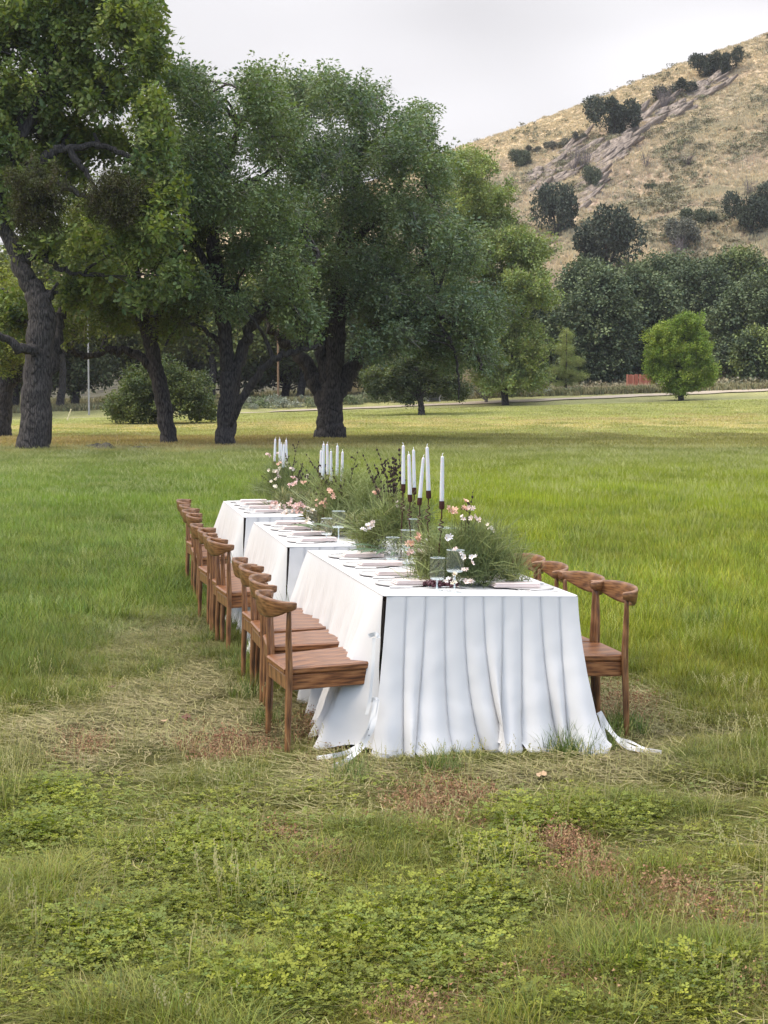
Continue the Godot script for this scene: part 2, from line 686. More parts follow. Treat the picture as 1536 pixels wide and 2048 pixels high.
func land_color(x: float, d: float) -> Color:
	zone(x, d)
	var soil := c3(0.150, 0.110, 0.066)
	if d < 14.0:
		var c := soil.lerp(z_col * 0.75, 0.35)
		c = c.lerp(c3(0.22, 0.17, 0.095), z_straw * 0.6)
		return c.lerp(c3(0.185, 0.085, 0.05), z_red * 0.8)
	return soil.lerp(z_col * 0.95, smoothstep(12.0, 40.0, d) * 0.75 + 0.2)

func hill_color(x: float, d: float) -> Color:
	var t := clampf((d - 128.0) / 172.0, 0, 1)
	var n1 := nz.get_noise_2d(x * 0.035 + 9.0, d * 0.035)
	var n2 := nz.get_noise_2d(x * 0.16, d * 0.11 + 33.0)
	var n3 := nz2.get_noise_2d(x * 0.55, d * 0.4)
	var c := c3(0.55, 0.425, 0.29).lerp(c3(0.64, 0.50, 0.30), 0.5 + n2)
	c = c.lerp(c3(0.34, 0.30, 0.20), clampf(n1 * 1.5 + n3 * 0.4, 0, 0.8))
	c = c.lerp(c3(0.50, 0.375, 0.31), clampf(-n1 * 1.3 - n3 * 0.5, 0, 0.6))
	# the bare golden shoulder towards the ridge
	var up := smoothstep(0.80, 0.95, t + n2 * 0.05) * (1.0 - smoothstep(30.0, 75.0, x) * 0.45)
	c = c.lerp(c3(0.72, 0.56, 0.335).lerp(c3(0.56, 0.44, 0.28), clampf(n3 + 0.3, 0, 1)), up)
	# dull growth at the foot
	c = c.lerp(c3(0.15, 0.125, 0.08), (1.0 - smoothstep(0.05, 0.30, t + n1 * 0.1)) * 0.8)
	# darker brownish-green ground on the part of the foot that the oaks stand before
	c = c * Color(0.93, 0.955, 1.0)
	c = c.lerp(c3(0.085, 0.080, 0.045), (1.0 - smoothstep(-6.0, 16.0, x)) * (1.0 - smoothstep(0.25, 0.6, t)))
	return c

func sheet(xs: PackedFloat32Array, ds: PackedFloat32Array, hill: bool) -> ArrayMesh:
	var mb := MB.new()
	for d in ds:
		for x in xs:
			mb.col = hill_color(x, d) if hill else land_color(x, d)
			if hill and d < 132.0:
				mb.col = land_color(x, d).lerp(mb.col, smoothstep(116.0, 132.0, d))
			mb.p(Vector3(x, ground_y(x, d), -d))
	var w := xs.size()
	for j in ds.size() - 1:
		for i in w - 1:
			var a := j * w + i
			mb.q(a, a + w, a + w + 1, a + 1)
	return mb.mesh()

func spread(lo: float, hi: float, fine: float, grow: float, first := 0.0) -> PackedFloat32Array:
	var out := PackedFloat32Array([first])
	var s := fine
	var x := first
	while x < hi:
		x += s
		s *= grow
		out.append(minf(x, hi))
	x = first
	s = fine
	var neg := []
	while x > lo:
		x -= s
		s *= grow
		neg.append(maxf(x, lo))
	neg.reverse()
	var all := PackedFloat32Array(neg)
	all.append_array(out)
	return all

func build_terrain() -> void:
	setup_zones()
	var xs := spread(-260, 260, 0.14, 1.022)
	var ds := PackedFloat32Array([-120, -60, -30, -15, -6, -2, 0, 1.5])
	var d := 2.5
	while d < 116.0:
		ds.append(d)
		d += maxf(0.12, d * 0.014)
	ds.append(116.0)
	var g := piece("meadow_ground", sheet(xs, ds, false), mats["ground"], self)
	tag(g, "grassy meadow floor of soil, green grass and straw under the tables", "", "", "structure")
	var hx := PackedFloat32Array()
	var x := -300.0
	while x <= 340.0:
		hx.append(x)
		x += 1.0 if absf(x - 20.0) < 85.0 else 6.0
	var hd := PackedFloat32Array()
	d = 116.0
	while d < 310.0:
		hd.append(d)
		d += 1.25
	for e in [320, 340, 370, 410, 480]:
		hd.append(float(e))
	var hm := piece("hillside", sheet(hx, hd, true), mats["hill"], self)
	tag(hm, "dry tan grassy hill rising to a bare ridge behind the trees", "", "", "structure")
	# the pale dirt track at the far side of the field
	var mb := MB.new()
	var prev := -1
	var px := -80.0
	while px <= 1700.0:
		var e := px / 1536.0
		var q := on_ground(px, lerpf(829.0, 815.0, smoothstep(0.0, 0.35, e)) if px < 540.0 else lerpf(815.0, 789.0, smoothstep(0.3, 1.0, e)), 90.0)
		var dd := clampf(-q.z, 100.0, 116.0)
		if px < 540.0:
			dd = lerpf(106.0, 109.0, px / 540.0)
		else:
			dd = lerpf(110.0, 114.5, (px - 540.0) / 1000.0)
		var xx := (px - 768.0) / FPX * dd
		var wd := 0.7 + 0.3 * nz.get_noise_1d(px * 0.01)
		var a := mb.p(Vector3(xx, ground_y(xx, dd - wd) + 0.06, -dd + wd))
		mb.p(Vector3(xx, ground_y(xx, dd + wd) + 0.05, -dd - wd))
		if prev >= 0:
			mb.q(prev, prev + 1, a + 1, a)
		prev = a
		px += 12.0
	var pth := piece("dirt_path", mb.mesh(), mats["path"], self)
	tag(pth, "pale dirt track crossing behind the meadow at the foot of the hill", "", "", "structure")

# ---------- grass ----------
func blade(mb: MB, root: Vector3, h: float, lean: Vector3, w: float, segs: int, tone: Color) -> void:
	var side := Vector3(lean.z, 0, -lean.x)
	if side.length() < 0.01:
		side = Vector3.RIGHT
	side = side.normalized()
	var start := mb.v.size()
	for i in segs + 1:
		var t := float(i) / segs
		var pos := root + Vector3.UP * h * (t - 0.32 * t * t * minf(lean.length() * 1.3, 1.0)) + lean * h * t * t
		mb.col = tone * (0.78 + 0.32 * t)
		mb.col.a = 1.0
		if i == segs:
			mb.p(pos)
		else:
			var ww := w * (1.0 - 0.55 * t) * 0.5
			mb.p(pos - side * ww)
			mb.p(pos + side * ww)
	for i in segs:
		var a := start + i * 2
		if i == segs - 1:
			mb.t(a, a + 2, a + 1)
		else:
			mb.q(a, a + 2, a + 3, a + 1)

func tuft(sd: int, n: int, r: float, hmin: float, hmax: float, lean: float, w: float, segs: int, vary := 0.3, dead := 0.08) -> ArrayMesh:
	var g := rg(sd)
	var mb := MB.new()
	for i in n:
		var a := g.randf() * TAU
		var rr := r * sqrt(g.randf())
		var la := g.randf() * TAU
		var l := Vector3(cos(la), 0, sin(la)) * lean * g.randf_range(0.2, 1.0)
		var k := g.randf_range(1.0 - vary, 1.0 + vary)
		var tone := Color(k, k, k)
		if g.randf() < dead:
			tone = Color(2.0, 1.45, 2.0)
		elif g.randf() < 0.3:
			tone = Color(k * 0.8, k * 0.95, k * 1.25)
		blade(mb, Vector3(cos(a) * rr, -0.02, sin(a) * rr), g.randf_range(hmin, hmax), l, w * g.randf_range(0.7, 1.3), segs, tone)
	return mb.mesh()

func seed_tuft(sd: int, n: int) -> ArrayMesh:
	var g := rg(sd)
	var mb := MB.new()
	for i in n:
		var a := g.randf() * TAU
		var rr := 0.1 * sqrt(g.randf())
		var l := Vector3(cos(a), 0, sin(a)) * g.randf_range(0.1, 0.4)
		var h := g.randf_range(0.18, 0.30)
		var root := Vector3(cos(a) * rr, 0, sin(a) * rr)
		blade(mb, root, h, l, 0.0032, 4, Color(1.0, 0.95, 0.9))
		var top := root + Vector3.UP * h * (1.0 - 0.32 * minf(l.length() * 1.3, 1.0)) + l * h
		for k in 7:
			var o := Vector3(g.randf_range(-1, 1), 0, g.randf_range(-1, 1)) * 0.009
			var y := -k * 0.010
			mb.col = Color(1.7, 1.45, 1.7)
			var b := top + o + Vector3(0, y, 0) - l * 0.012 * k
			mb.tri(b, b + Vector3(0.005, 0.013, 0), b + Vector3(-0.003, 0.012, 0.005))
	return mb.mesh()

func clover_clump(sd: int, n: int) -> ArrayMesh:
	var g := rg(sd)
	var mb := MB.new()
	for i in n:
		var a := g.randf() * TAU
		var r := 0.095 * sqrt(g.randf())
		var h := g.randf_range(0.02, 0.075) * (1.0 - r * 4.0)
		var c0 := Vector3(cos(a) * r, h, sin(a) * r)
		var tilt := Basis(Vector3(g.randf_range(-1, 1), 0, g.randf_range(-1, 1)).normalized(), g.randf_range(0.0, 0.65))
		var k := g.randf_range(0.7, 1.3)
		var tone := Color(k, k, k)
		var hue := g.randf()
		if hue < 0.12:
			tone = Color(1.75 * k, 1.25 * k, 0.9 * k)
		elif hue < 0.28:
			tone = Color(0.8 * k, 0.95 * k, 1.3 * k)
		var s := g.randf_range(0.0055, 0.0105)
		var spin := g.randf() * TAU
		for j in 3:
			var f := spin + j * TAU / 3.0
			var u := tilt * Vector3(cos(f), 0.12, sin(f))
			var w := tilt * Vector3(-sin(f), 0.0, cos(f))
			mb.col = tone
			var b := mb.p(c0)
			var l1 := mb.p(c0 + u * s * 0.75 + w * s * 0.55 + Vector3.UP * s * 0.12)
			var tp := mb.p(c0 + u * s * 1.2)
			var l2 := mb.p(c0 + u * s * 0.75 - w * s * 0.55 + Vector3.UP * s * 0.12)
			mb.t(b, l1, tp)
			mb.t(b, tp, l2)
	return mb.mesh()

func straw_clump(sd: int, n: int) -> ArrayMesh:
	var g := rg(sd)
	var mb := MB.new()
	for i in n:
		var a := g.randf() * TAU
		var p0 := Vector3(g.randf_range(-0.12, 0.12), g.randf_range(0.004, 0.03), g.randf_range(-0.12, 0.12))
		var dir := Vector3(cos(a), g.randf_range(-0.05, 0.22), sin(a))
		var l := g.randf_range(0.04, 0.13)
		var k := g.randf_range(0.6, 1.3)
		mb.col = Color(k, k * g.randf_range(0.9, 1.05), k * g.randf_range(0.8, 1.1))
		var bend := Vector3(-dir.z, 0.1, dir.x) * g.randf_range(-0.03, 0.03)
		mb.band(PackedVector3Array([p0, p0 + dir * l * 0.5 + bend, p0 + dir * l]), Vector3(-sin(a), 0.2, cos(a)).normalized(), PackedFloat32Array([0.003, 0.0028, 0.001]))
	return mb.mesh()

func weed_clump(sd: int, n: int) -> ArrayMesh:
	var g := rg(sd)
	var mb := MB.new()
	for i in n:
		var a := g.randf() * TAU
		var r := 0.09 * sqrt(g.randf())
		var root := Vector3(cos(a) * r, 0, sin(a) * r)
		var h := g.randf_range(0.02, 0.065)
		var lean := Vector3(g.randf_range(-1, 1), 0, g.randf_range(-1, 1)) * 0.6
		var k := g.randf_range(0.6, 1.35)
		blade(mb, root, h, lean, 0.0026, 2, Color(k, k, k))
		for j in 3:
			var b := root + Vector3.UP * h * g.randf_range(0.4, 0.95) + lean * h * 0.4
			var d := rdir(g) * 0.009
			var e := rdir(g) * 0.006
			mb.tri(b, b + d, b + d * 0.5 + e)
	return mb.mesh()

var tables := []      # [Transform3D, width, length]

func under_table(x: float, z: float, inset: float) -> bool:
	for tb in tables:
		var t: Transform3D = tb[0]
		var q := t.affine_inverse() * Vector3(x, 0, z)
		if q.x > inset and q.x < tb[1] - inset and q.z < -inset and q.z > -tb[2] + inset:
			return true
	return false

func stand(x: float, d: float, s: Vector3, turn: float) -> Transform3D:
	return Transform3D(Basis(Vector3.UP, turn).scaled_local(s), Vector3(x, ground_y(x, d), -d))

func build_grass() -> void:
	var g := rg(101)
	var upright := [tuft(1, 32, 0.075, 0.10, 0.235, 0.5, 0.0042, 3), tuft(2, 28, 0.085, 0.08, 0.245, 0.8, 0.0038, 4)]
	var lying := tuft(3, 32, 0.09, 0.10, 0.24, 1.7, 0.0042, 4, 0.4, 0.25)
	var clover := [clover_clump(4, 38), clover_clump(5, 32)]
	var straw := straw_clump(6, 26)
	var weed := weed_clump(7, 26)
	var lists := {}
	for k in ["a", "b", "l", "c", "e", "s", "w"]:
		lists[k] = [[], PackedColorArray()]
	# near and middle ground
	for zn in [[2.6, 7.6, 52000], [7.6, 11.5, 30000], [11.5, 22.0, 48000]]:
		var lo: float = zn[0]
		var hi: float = zn[1]
		for i in int(zn[2]):
			var d := sqrt(lerpf(lo * lo, hi * hi, g.randf()))
			var half := d * 0.25 + 2.3
			var x := g.randf_range(-half, half)
			if under_table(x, -d, -0.07 if g.randf() < 0.85 else 0.1):
				continue
			zone(x, d)
			var u := g.randf()
			var key := "a"
			var sc := Vector3.ONE
			var tint := z_col * g.randf_range(0.45, 1.28)
			tint.r *= g.randf_range(0.85, 1.2)
			var wk := 1.0 if d < 11.5 else 1.35
			if d < 7.6 and u < z_clover * 0.5:
				key = "c" if g.randf() < 0.5 else "e"
				var q := g.randf_range(0.75, 1.35)
				sc = Vector3(q, q * (0.7 + 0.8 * z_clover), q)
				tint = c3(0.330, 0.345, 0.042).lerp(c3(0.185, 0.235, 0.055), g.randf()) * g.randf_range(0.5, 1.15)
			elif g.randf() < z_red * 0.62:
				key = "w"
				sc = Vector3.ONE * g.randf_range(0.8, 1.5)
				tint = c3(0.28, 0.125, 0.075).lerp(c3(0.36, 0.25, 0.13), g.randf() * 0.9) * g.randf_range(0.7, 1.2)
			elif g.randf() < z_straw * (0.24 if d < 7.8 else 0.55):
				key = "s"
				sc = Vector3.ONE * g.randf_range(0.8, 1.4)
				tint = c3(0.34, 0.285, 0.15).lerp(c3(0.22, 0.215, 0.08), g.randf()) * g.randf_range(0.8, 1.15)
			else:
				var flat := clampf(z_straw * 1.3 + (0.35 if d < 8.0 else 0.05), 0, 0.9)
				var h := z_h * g.randf_range(0.6, 1.35)
				if g.randf() < flat:
					key = "l"
					sc = Vector3(wk * (0.6 + 2.0 * h), h * 4.5, wk * (0.6 + 2.0 * h))
					tint = tint.lerp(c3(0.27, 0.225, 0.10), g.randf() * 0.5 * clampf(z_straw * 1.5, 0, 1))
				else:
					key = "a" if g.randf() < 0.5 else "b"
					sc = Vector3(wk * (0.5 + 2.5 * h), h * 5.2, wk * (0.5 + 2.5 * h))
			# blades lean by their height: keep the tuft's width true
			lists[key][0].append(stand(x, d, sc, g.randf() * TAU))
			lists[key][1].append(tint)
	for q in [[1140, 1505], [1125, 1512], [1160, 1510], [1205, 1500], [700, 1570], [880, 1552], [500, 1400], [452, 1262], [470, 1340], [1240, 1462], [540, 1455], [1265, 1470]]:
		for k in 7:
			var p := on_height(q[0] + g.randf_range(-18, 18), q[1] + g.randf_range(-6, 8), 0.0)
			zone(p.x, -p.z)
			lists["b"][0].append(stand(p.x, -p.z, Vector3(0.9, g.randf_range(0.55, 1.05), 0.9), g.randf() * TAU))
			lists["b"][1].append(c3(0.15, 0.20, 0.055) * g.randf_range(0.7, 1.3))
	for k in [["a", upright[0], "meadow_grass", "grass"], ["b", upright[1], "meadow_grass", "grass"], ["l", lying, "bent_grass", "grass"], ["c", clover[0], "clover_undergrowth", "grass"], ["e", clover[1], "clover_undergrowth", "grass"], ["s", straw, "straw_litter", "dry"], ["w", weed, "red_weed_undergrowth", "dry"]]:
		copies(k[2], k[1], mats[k[3]], self, lists[k[0]][0], lists[k[0]][1])
	# the tall field beyond, then the far meadow
	var big := tuft(8, 38, 0.26, 0.11, 0.235, 0.5, 0.011, 3)
	var seeds := seed_tuft(9, 7)
	var vast := tuft(10, 42, 0.65, 0.10, 0.22, 0.5, 0.03, 2)
	var w1 := []
	var t1 := PackedColorArray()
	for i in 46000:
		var d := sqrt(lerpf(400.0, 2500.0, g.randf()))
		var half := d * 0.25 + 3.0
		var x := g.randf_range(-half, half)
		zone(x, d)
		var h := z_h * g.randf_range(0.7, 1.25)
		w1.append(stand(x, d, Vector3(1.1, h * 5.0, 1.1), g.randf() * TAU))
		t1.append(z_col * g.randf_range(0.75, 1.2))
	copies("meadow_grass", big, mats["grass"], self, w1, t1)
	var w2 := []
	var t2 := PackedColorArray()
	for i in 34000:
		var d := sqrt(lerpf(2300.0, 11000.0, g.randf()))
		var half := d * 0.255 + 4.0
		var x := g.randf_range(-half, half)
		zone(x, d)
		var h := z_h * g.randf_range(0.6, 1.25)
		w2.append(stand(x, d, Vector3(1.2, h * 5.0, 1.2), g.randf() * TAU))
		t2.append(z_col * g.randf_range(0.8, 1.2))
	copies("far_meadow_grass", vast, mats["grass"], self, w2, t2)
	var w3 := []
	var t3 := PackedColorArray()
	for i in 9000:
		var d := sqrt(lerpf(100.0, 2700.0, g.randf()))
		var x := g.randf_range(-d * 0.25 - 2.0, d * 0.25 + 2.0)
		if under_table(x, -d, -0.35):
			continue
		zone(x, d)
		if g.randf() > 0.35 + 0.8 * nz.get_noise_2d(x * 0.4, d * 0.3 + 70.0) + 0.2:
			continue
		var h := z_h * g.randf_range(1.1, 1.6)
		var q := clampf(d * 0.045, 0.7, 1.6)
		w3.append(stand(x, d, Vector3(q, h * 4.0, q), g.randf() * TAU))
		t3.append((z_col.lerp(c3(0.46, 0.45, 0.26), 0.5)) * g.randf_range(0.8, 1.2))
	for i in 420:
		var d := g.randf_range(4.3, 9.5)
		var x := g.randf_range(-d * 0.25 - 2.0, d * 0.25 + 2.0)
		if under_table(x, -d, -0.3):
			continue
		w3.append(stand(x, d, Vector3(0.7, g.randf_range(0.5, 1.0), 0.7), g.randf() * TAU))
		t3.append(c3(0.42, 0.38, 0.20) * g.randf_range(0.7, 1.2))
	copies("seeding_grass", seeds, mats["grass"], self, w3, t3)

# ---------- trees ----------
func leaf_shape(mb: MB, b: Vector3, u: Vector3, w: Vector3, l: float, wd: float, lobed: bool) -> void:
	var n := u.cross(w).normalized()
	if not lobed:
		var a := mb.p(b)
		var e := mb.p(b + u * l * 0.5 + w * wd * 0.5 + n * wd * 0.12)
		var t := mb.p(b + u * l - n * l * 0.08)
		var f := mb.p(b + u * l * 0.5 - w * wd * 0.5 + n * wd * 0.12)
		mb.t(a, e, t)
		mb.t(a, t, f)
		return
	var mid := mb.p(b + u * l * 0.45 - n * wd * 0.08)
	var prev := mb.p(b)
	var first := prev
	for s in [[0.28, 0.42], [0.36, 0.20], [0.58, 0.52], [0.66, 0.22], [0.84, 0.32], [1.0, 0.0], [0.84, -0.32], [0.66, -0.22], [0.58, -0.52], [0.36, -0.20], [0.28, -0.42]]:
		var k := mb.p(b + u * l * s[0] + w * wd * s[1])
		mb.t(mid, prev, k)
		prev = k
	mb.t(mid, prev, first)

func spray(sd: int, n: int, r: float, l: float, lobed := false, twigs := 4, narrow := 0.5) -> ArrayMesh:
	var g := rg(sd)
	var mb := MB.new()
	for i in twigs:
		var e := rdir(g) * r * 0.9
		mb.col = Color(0.75, 0.55, 1.0)
		mb.band(PackedVector3Array([Vector3.ZERO, e * 0.5 + rdir(g) * r * 0.1, e]), e.cross(rdir(g)).normalized(), PackedFloat32Array([0.022, 0.014, 0.006]))
	var hubs := []
	for i in maxi(3, n / 11):
		var h := rdir(g) * r * g.randf_range(0.35, 1.0)
		hubs.append(Vector3(h.x, h.y * 0.8, h.z))
	for i in n:
		var hub: Vector3 = hubs[i % hubs.size()]
		var b := hub + rdir(g) * r * 0.34 * pow(g.randf(), 0.5)
		var u := ((b - hub).normalized() * 0.8 + rdir(g) * 0.6 + Vector3(0, -0.12, 0)).normalized()
		var up := (Vector3.UP * 0.9 + rdir(g) * 0.75).normalized()
		var w := up.cross(u)
		if w.length() < 0.1:
			w = Vector3.RIGHT
		w = w.normalized()
		var k := g.randf_range(0.72, 1.28)
		mb.col = Color(k * g.randf_range(0.85, 1.2), k, k * g.randf_range(0.8, 1.2))
		var ll := l * g.randf_range(0.65, 1.25)
		leaf_shape(mb, b, u, w, ll, ll * narrow, lobed)
	return mb.mesh()

var sprays := {}

func grow(n: String, label: String, group: String, s: Dictionary) -> Node3D:
	var g := rg(s.seed)
	var d: float = s.d
	var m := d / FPX
	var b0: Array = s.trunk[0]
	var bx: float = (b0[0] - 768.0) * m
	var root := thing(n, Vector3(bx, ground_y(bx, d), -d), label, "tree", group)
	var o := root.position
	# trunk
	var spine := []      # [position, radius]
	var ctrl := []
	var rad := []
	for i in s.trunk.size():
		var q: Array = s.trunk[i]
		var pos := at(q[0], q[1], d + (q[3] if q.size() > 3 else 0.0)) - o
		if i == 0:
			pos = Vector3.ZERO
			ctrl.append(Vector3(0, -0.35, 0))
			rad.append(q[2] * 0.5 * m * 1.12)
			ctrl.append(Vector3(0, 0.12, 0))
			rad.append(q[2] * 0.5 * m * 1.0)
		else:
			ctrl.append(pos)
			rad.append(q[2] * 0.5 * m)
	var sides: int = s.get("sides", 22)
	var wob := minf(0.05, rad[1] * 0.12)
	var pts := curve(ctrl, 7)
	for i in range(2, pts.size()):
		pts[i] += Vector3(nz.get_noise_2d(i * 0.31, s.seed), 0, nz.get_noise_2d(i * 0.31, s.seed + 50.0)) * wob * 2.0
	var rr := radii(rad, 7)
	var mb := MB.new()
	mb.tube(pts, rr, sides, true, 0.11, nz)
	var bark: Material = mats[s.get("bark", "bark")]
	piece("trunk", mb.mesh(), bark, root)
	for i in pts.size():
		if pts[i].y > pts[-1].y * s.get("fork", 0.55):
			spine.append([pts[i], rr[i]])
	# limbs that the photograph shows
	for lb in s.get("limbs", []):
		var lc := []
		var lr := []
		for q in lb:
			lc.append(at(q[0], q[1], d + (q[3] if q.size() > 3 else 0.0)) - o)
			lr.append(maxf(q[2] * 0.5 * m, 0.012))
		var lp := curve(lc, 6)
		for i in range(1, lp.size()):
			lp[i] += Vector3(nz.get_noise_2d(i * 0.45, lc[0].x), nz.get_noise_2d(i * 0.45, lc[0].y + 9.0), nz.get_noise_2d(i * 0.45, lc[0].z + 19.0)) * minf(lr[0] * 0.9, 0.28)
		var lrr := radii(lr, 6)
		var lm := MB.new()
		lm.tube(lp, lrr, 12, true, 0.2, nz)
		piece("limb", lm.mesh(), bark, root)
		for i in range(lp.size() / 3, lp.size()):
			spine.append([lp[i], lrr[i]])
	# crown: clumps of leaves over and inside each lobe, on boughs that reach for the lobe
	var where := []
	var tints := PackedColorArray()
	var ca: Color = s.a
	var cb: Color = s.b
	var size: float = s.get("size", 1.0)
	var dens: float = s.get("dens", 3.2) * 0.5
	var boughs := MB.new()
	var all := []
	for q in s.lobes:
		all.append([q[0], q[1], q[2], q[3], q[4] if q.size() > 4 else 0.0])
		for k in int(s.get("extra", 2)):
			var f := g.randf_range(0.7, 0.95)
			all.append([q[0] + g.randf_range(-0.25, 0.25) * q[2], q[1] + g.randf_range(-0.15, 0.25) * q[3], q[2] * f, q[3] * f, (1.0 if k % 2 == 0 else -1.0) * g.randf_range(0.35, 1.0) * s.get("depth", 4.0)])
	for q in all:
		var c := at(q[0], q[1], d + q[4]) - o
		var rx: float = q[2] * m
		var ry: float = q[3] * m
		var rz := (rx + ry) * 0.5
		var best: Array = spine[0]
		var bd := 1e9
		for sp in spine:
			var v: Vector3 = c - sp[0]
			var e := v.length() + maxf(0.0, -v.y) * 1.2
			if e < bd:
				bd = e
				best = sp
		var from: Vector3 = best[0]
		var span := from.distance_to(c)
		var r0 := clampf(minf(best[1] * 0.7, 0.03 + span * 0.028), 0.02, 0.4)
		var bow := [from]
		for k in 3:
			var t := (k + 1) / 4.0
			bow.append(from.lerp(c, t) + rdir(g) * span * 0.09 + Vector3.UP * span * 0.08 * sin(PI * t))
		bow.append(c)
		var bp := curve(bow, 4)
		boughs.tube(bp, radii([r0, r0 * 0.8, r0 * 0.6, r0 * 0.45, r0 * 0.22], 4), 7, false, 0.15, nz)
		var area := 4.0 * (rx * ry + ry * rz + rx * rz) / 3.0 * PI
		var cnt := int(area * dens / (size * size)) + 4
		var hue := g.randf_range(-0.18, 0.18)
		for k in cnt:
			var dir := rdir(g)
			var out := 0.80 + 0.62 * nz.get_noise_3d(dir.x * 2.1 + c.x, dir.y * 2.1 + c.y, dir.z * 2.1 + c.z)
			var f := out * (1.0 - 0.55 * pow(g.randf(), 1.9))
			var pos := c + Vector3(dir.x * rx, dir.y * ry, dir.z * rz) * f
			if pos.y < s.get("floor", 0.3):
				continue
			var sc := size * g.randf_range(0.7, 1.2)
			where.append(Transform3D(Basis(Vector3.UP, g.randf() * TAU) * Basis(Vector3.RIGHT, g.randf_range(-0.5, 0.5)) * Basis.from_scale(Vector3.ONE * sc), pos))
			var mixv := clampf(0.5 + hue + g.randf_range(-0.4, 0.4) + 0.5 * nz2.get_noise_3d(pos.x * 0.5, pos.y * 0.5, pos.z * 0.5), 0, 1)
			tints.append(ca.lerp(cb, mixv) * g.randf_range(0.75, 1.25) * 2.2 * Color(1.07, 0.98, 1.0) * s.get("glow", 1.0))
			if k % int(s.get("twigs", 9)) == 0:
				var st: Vector3 = bp[g.randi_range(bp.size() / 3, bp.size() - 1)]
				var mid := st.lerp(pos, 0.5) + rdir(g) * st.distance_to(pos) * 0.16
				var tr := r0 * g.randf_range(0.16, 0.34)
				boughs.tube(PackedVector3Array([st, st.lerp(mid, 0.55) + rdir(g) * 0.05, mid, mid.lerp(pos, 0.6) + rdir(g) * 0.06, pos]), PackedFloat32Array([tr, tr * 0.8, tr * 0.62, tr * 0.45, tr * 0.25]), 5, false)
	var bo := piece("branchwork", boughs.mesh(), bark, root)
	bo.set_meta("kind", "stuff")
	copies("crown", sprays[s.get("spray", "oak")], mats[s.get("leafmat", "leaf")], root, where, tints)
	return root

# a bush seen far off: one mesh of leaf clumps, a few kinds shared by many bushes
func bush_mesh(sd: int, lobes: int, n: int, leaf: float, flat := 0.8) -> ArrayMesh:
	var g := rg(sd)
	var mb := MB.new()
	var cs := []
	for i in lobes:
		var a := TAU * i / lobes + g.randf_range(-0.4, 0.4)
		var r := g.randf_range(0.25, 0.74)
		cs.append([Vector3(cos(a) * r, g.randf_range(0.28, 0.95) * flat, sin(a) * r), g.randf_range(0.18, 0.36)])
	cs.append([Vector3(0.1, 0.42 * flat, 0), 0.38])
	for i in n:
		var c: Array = cs[g.randi() % cs.size()]
		var dir := rdir(g)
		var out := 1.0 + 0.35 * nz.get_noise_3d(dir.x * 2.0 + c[0].x * 5.0, dir.y * 2.0, dir.z * 2.0 + sd)
		var b: Vector3 = c[0] + dir * c[1] * out * (1.0 - 0.45 * pow(g.randf(), 1.6))
		b.y = maxf(b.y, 0.01)
		var u := (dir * 0.6 + rdir(g)).normalized()
		var w := (Vector3.UP + rdir(g) * 0.8).cross(u).normalized()
		var k := g.randf_range(0.65, 1.35)
		mb.col = Color(k * g.randf_range(0.88, 1.12), k, k * g.randf_range(0.85, 1.15))
		leaf_shape(mb, b, u, w, leaf * g.randf_range(0.6, 1.3), leaf * 0.6, false)
	return mb.mesh()

func twiggy_mesh(sd: int, n: int) -> ArrayMesh:
	var g := rg(sd)
	var mb := MB.new()
	for i in n:
		var a := g.randf() * TAU
		var e := Vector3(cos(a) * g.randf_range(0.1, 0.8), g.randf_range(0.45, 1.05), sin(a) * g.randf_range(0.1, 0.8))
		var mid := e * 0.5 + rdir(g) * 0.12
		var k := g.randf_range(0.6, 1.3)
		mb.col = Color(k, k, k)
		var side := e.cross(rdir(g)).normalized()
		mb.band(PackedVector3Array([Vector3.ZERO, mid * 0.6, mid, e]), side, PackedFloat32Array([0.035, 0.026, 0.018, 0.006]))
		for j in 6:
			var s0 := mid.lerp(e, g.randf())
			var s1 := s0 + rdir(g) * 0.2 + Vector3(0, 0.1, 0)
			mb.band(PackedVector3Array([s0, s1]), side, PackedFloat32Array([0.014, 0.005]))
	return mb.mesh()

func build_sprays() -> void:
	sprays["oak"] = spray(201, 96, 0.64, 0.135)
	sprays["lobed"] = spray(202, 62, 0.64, 0.19, true, 4, 0.72)
	sprays["fine"] = spray(203, 80, 0.5, 0.11, false, 3, 0.36)
	sprays["broad"] = spray(204, 90, 0.62, 0.15, false, 2, 0.7)
	sprays["far"] = spray(205, 70, 0.78, 0.24, false, 2, 0.65)
	sprays["mistletoe"] = spray(206, 90, 0.32, 0.075, false, 10, 0.4)

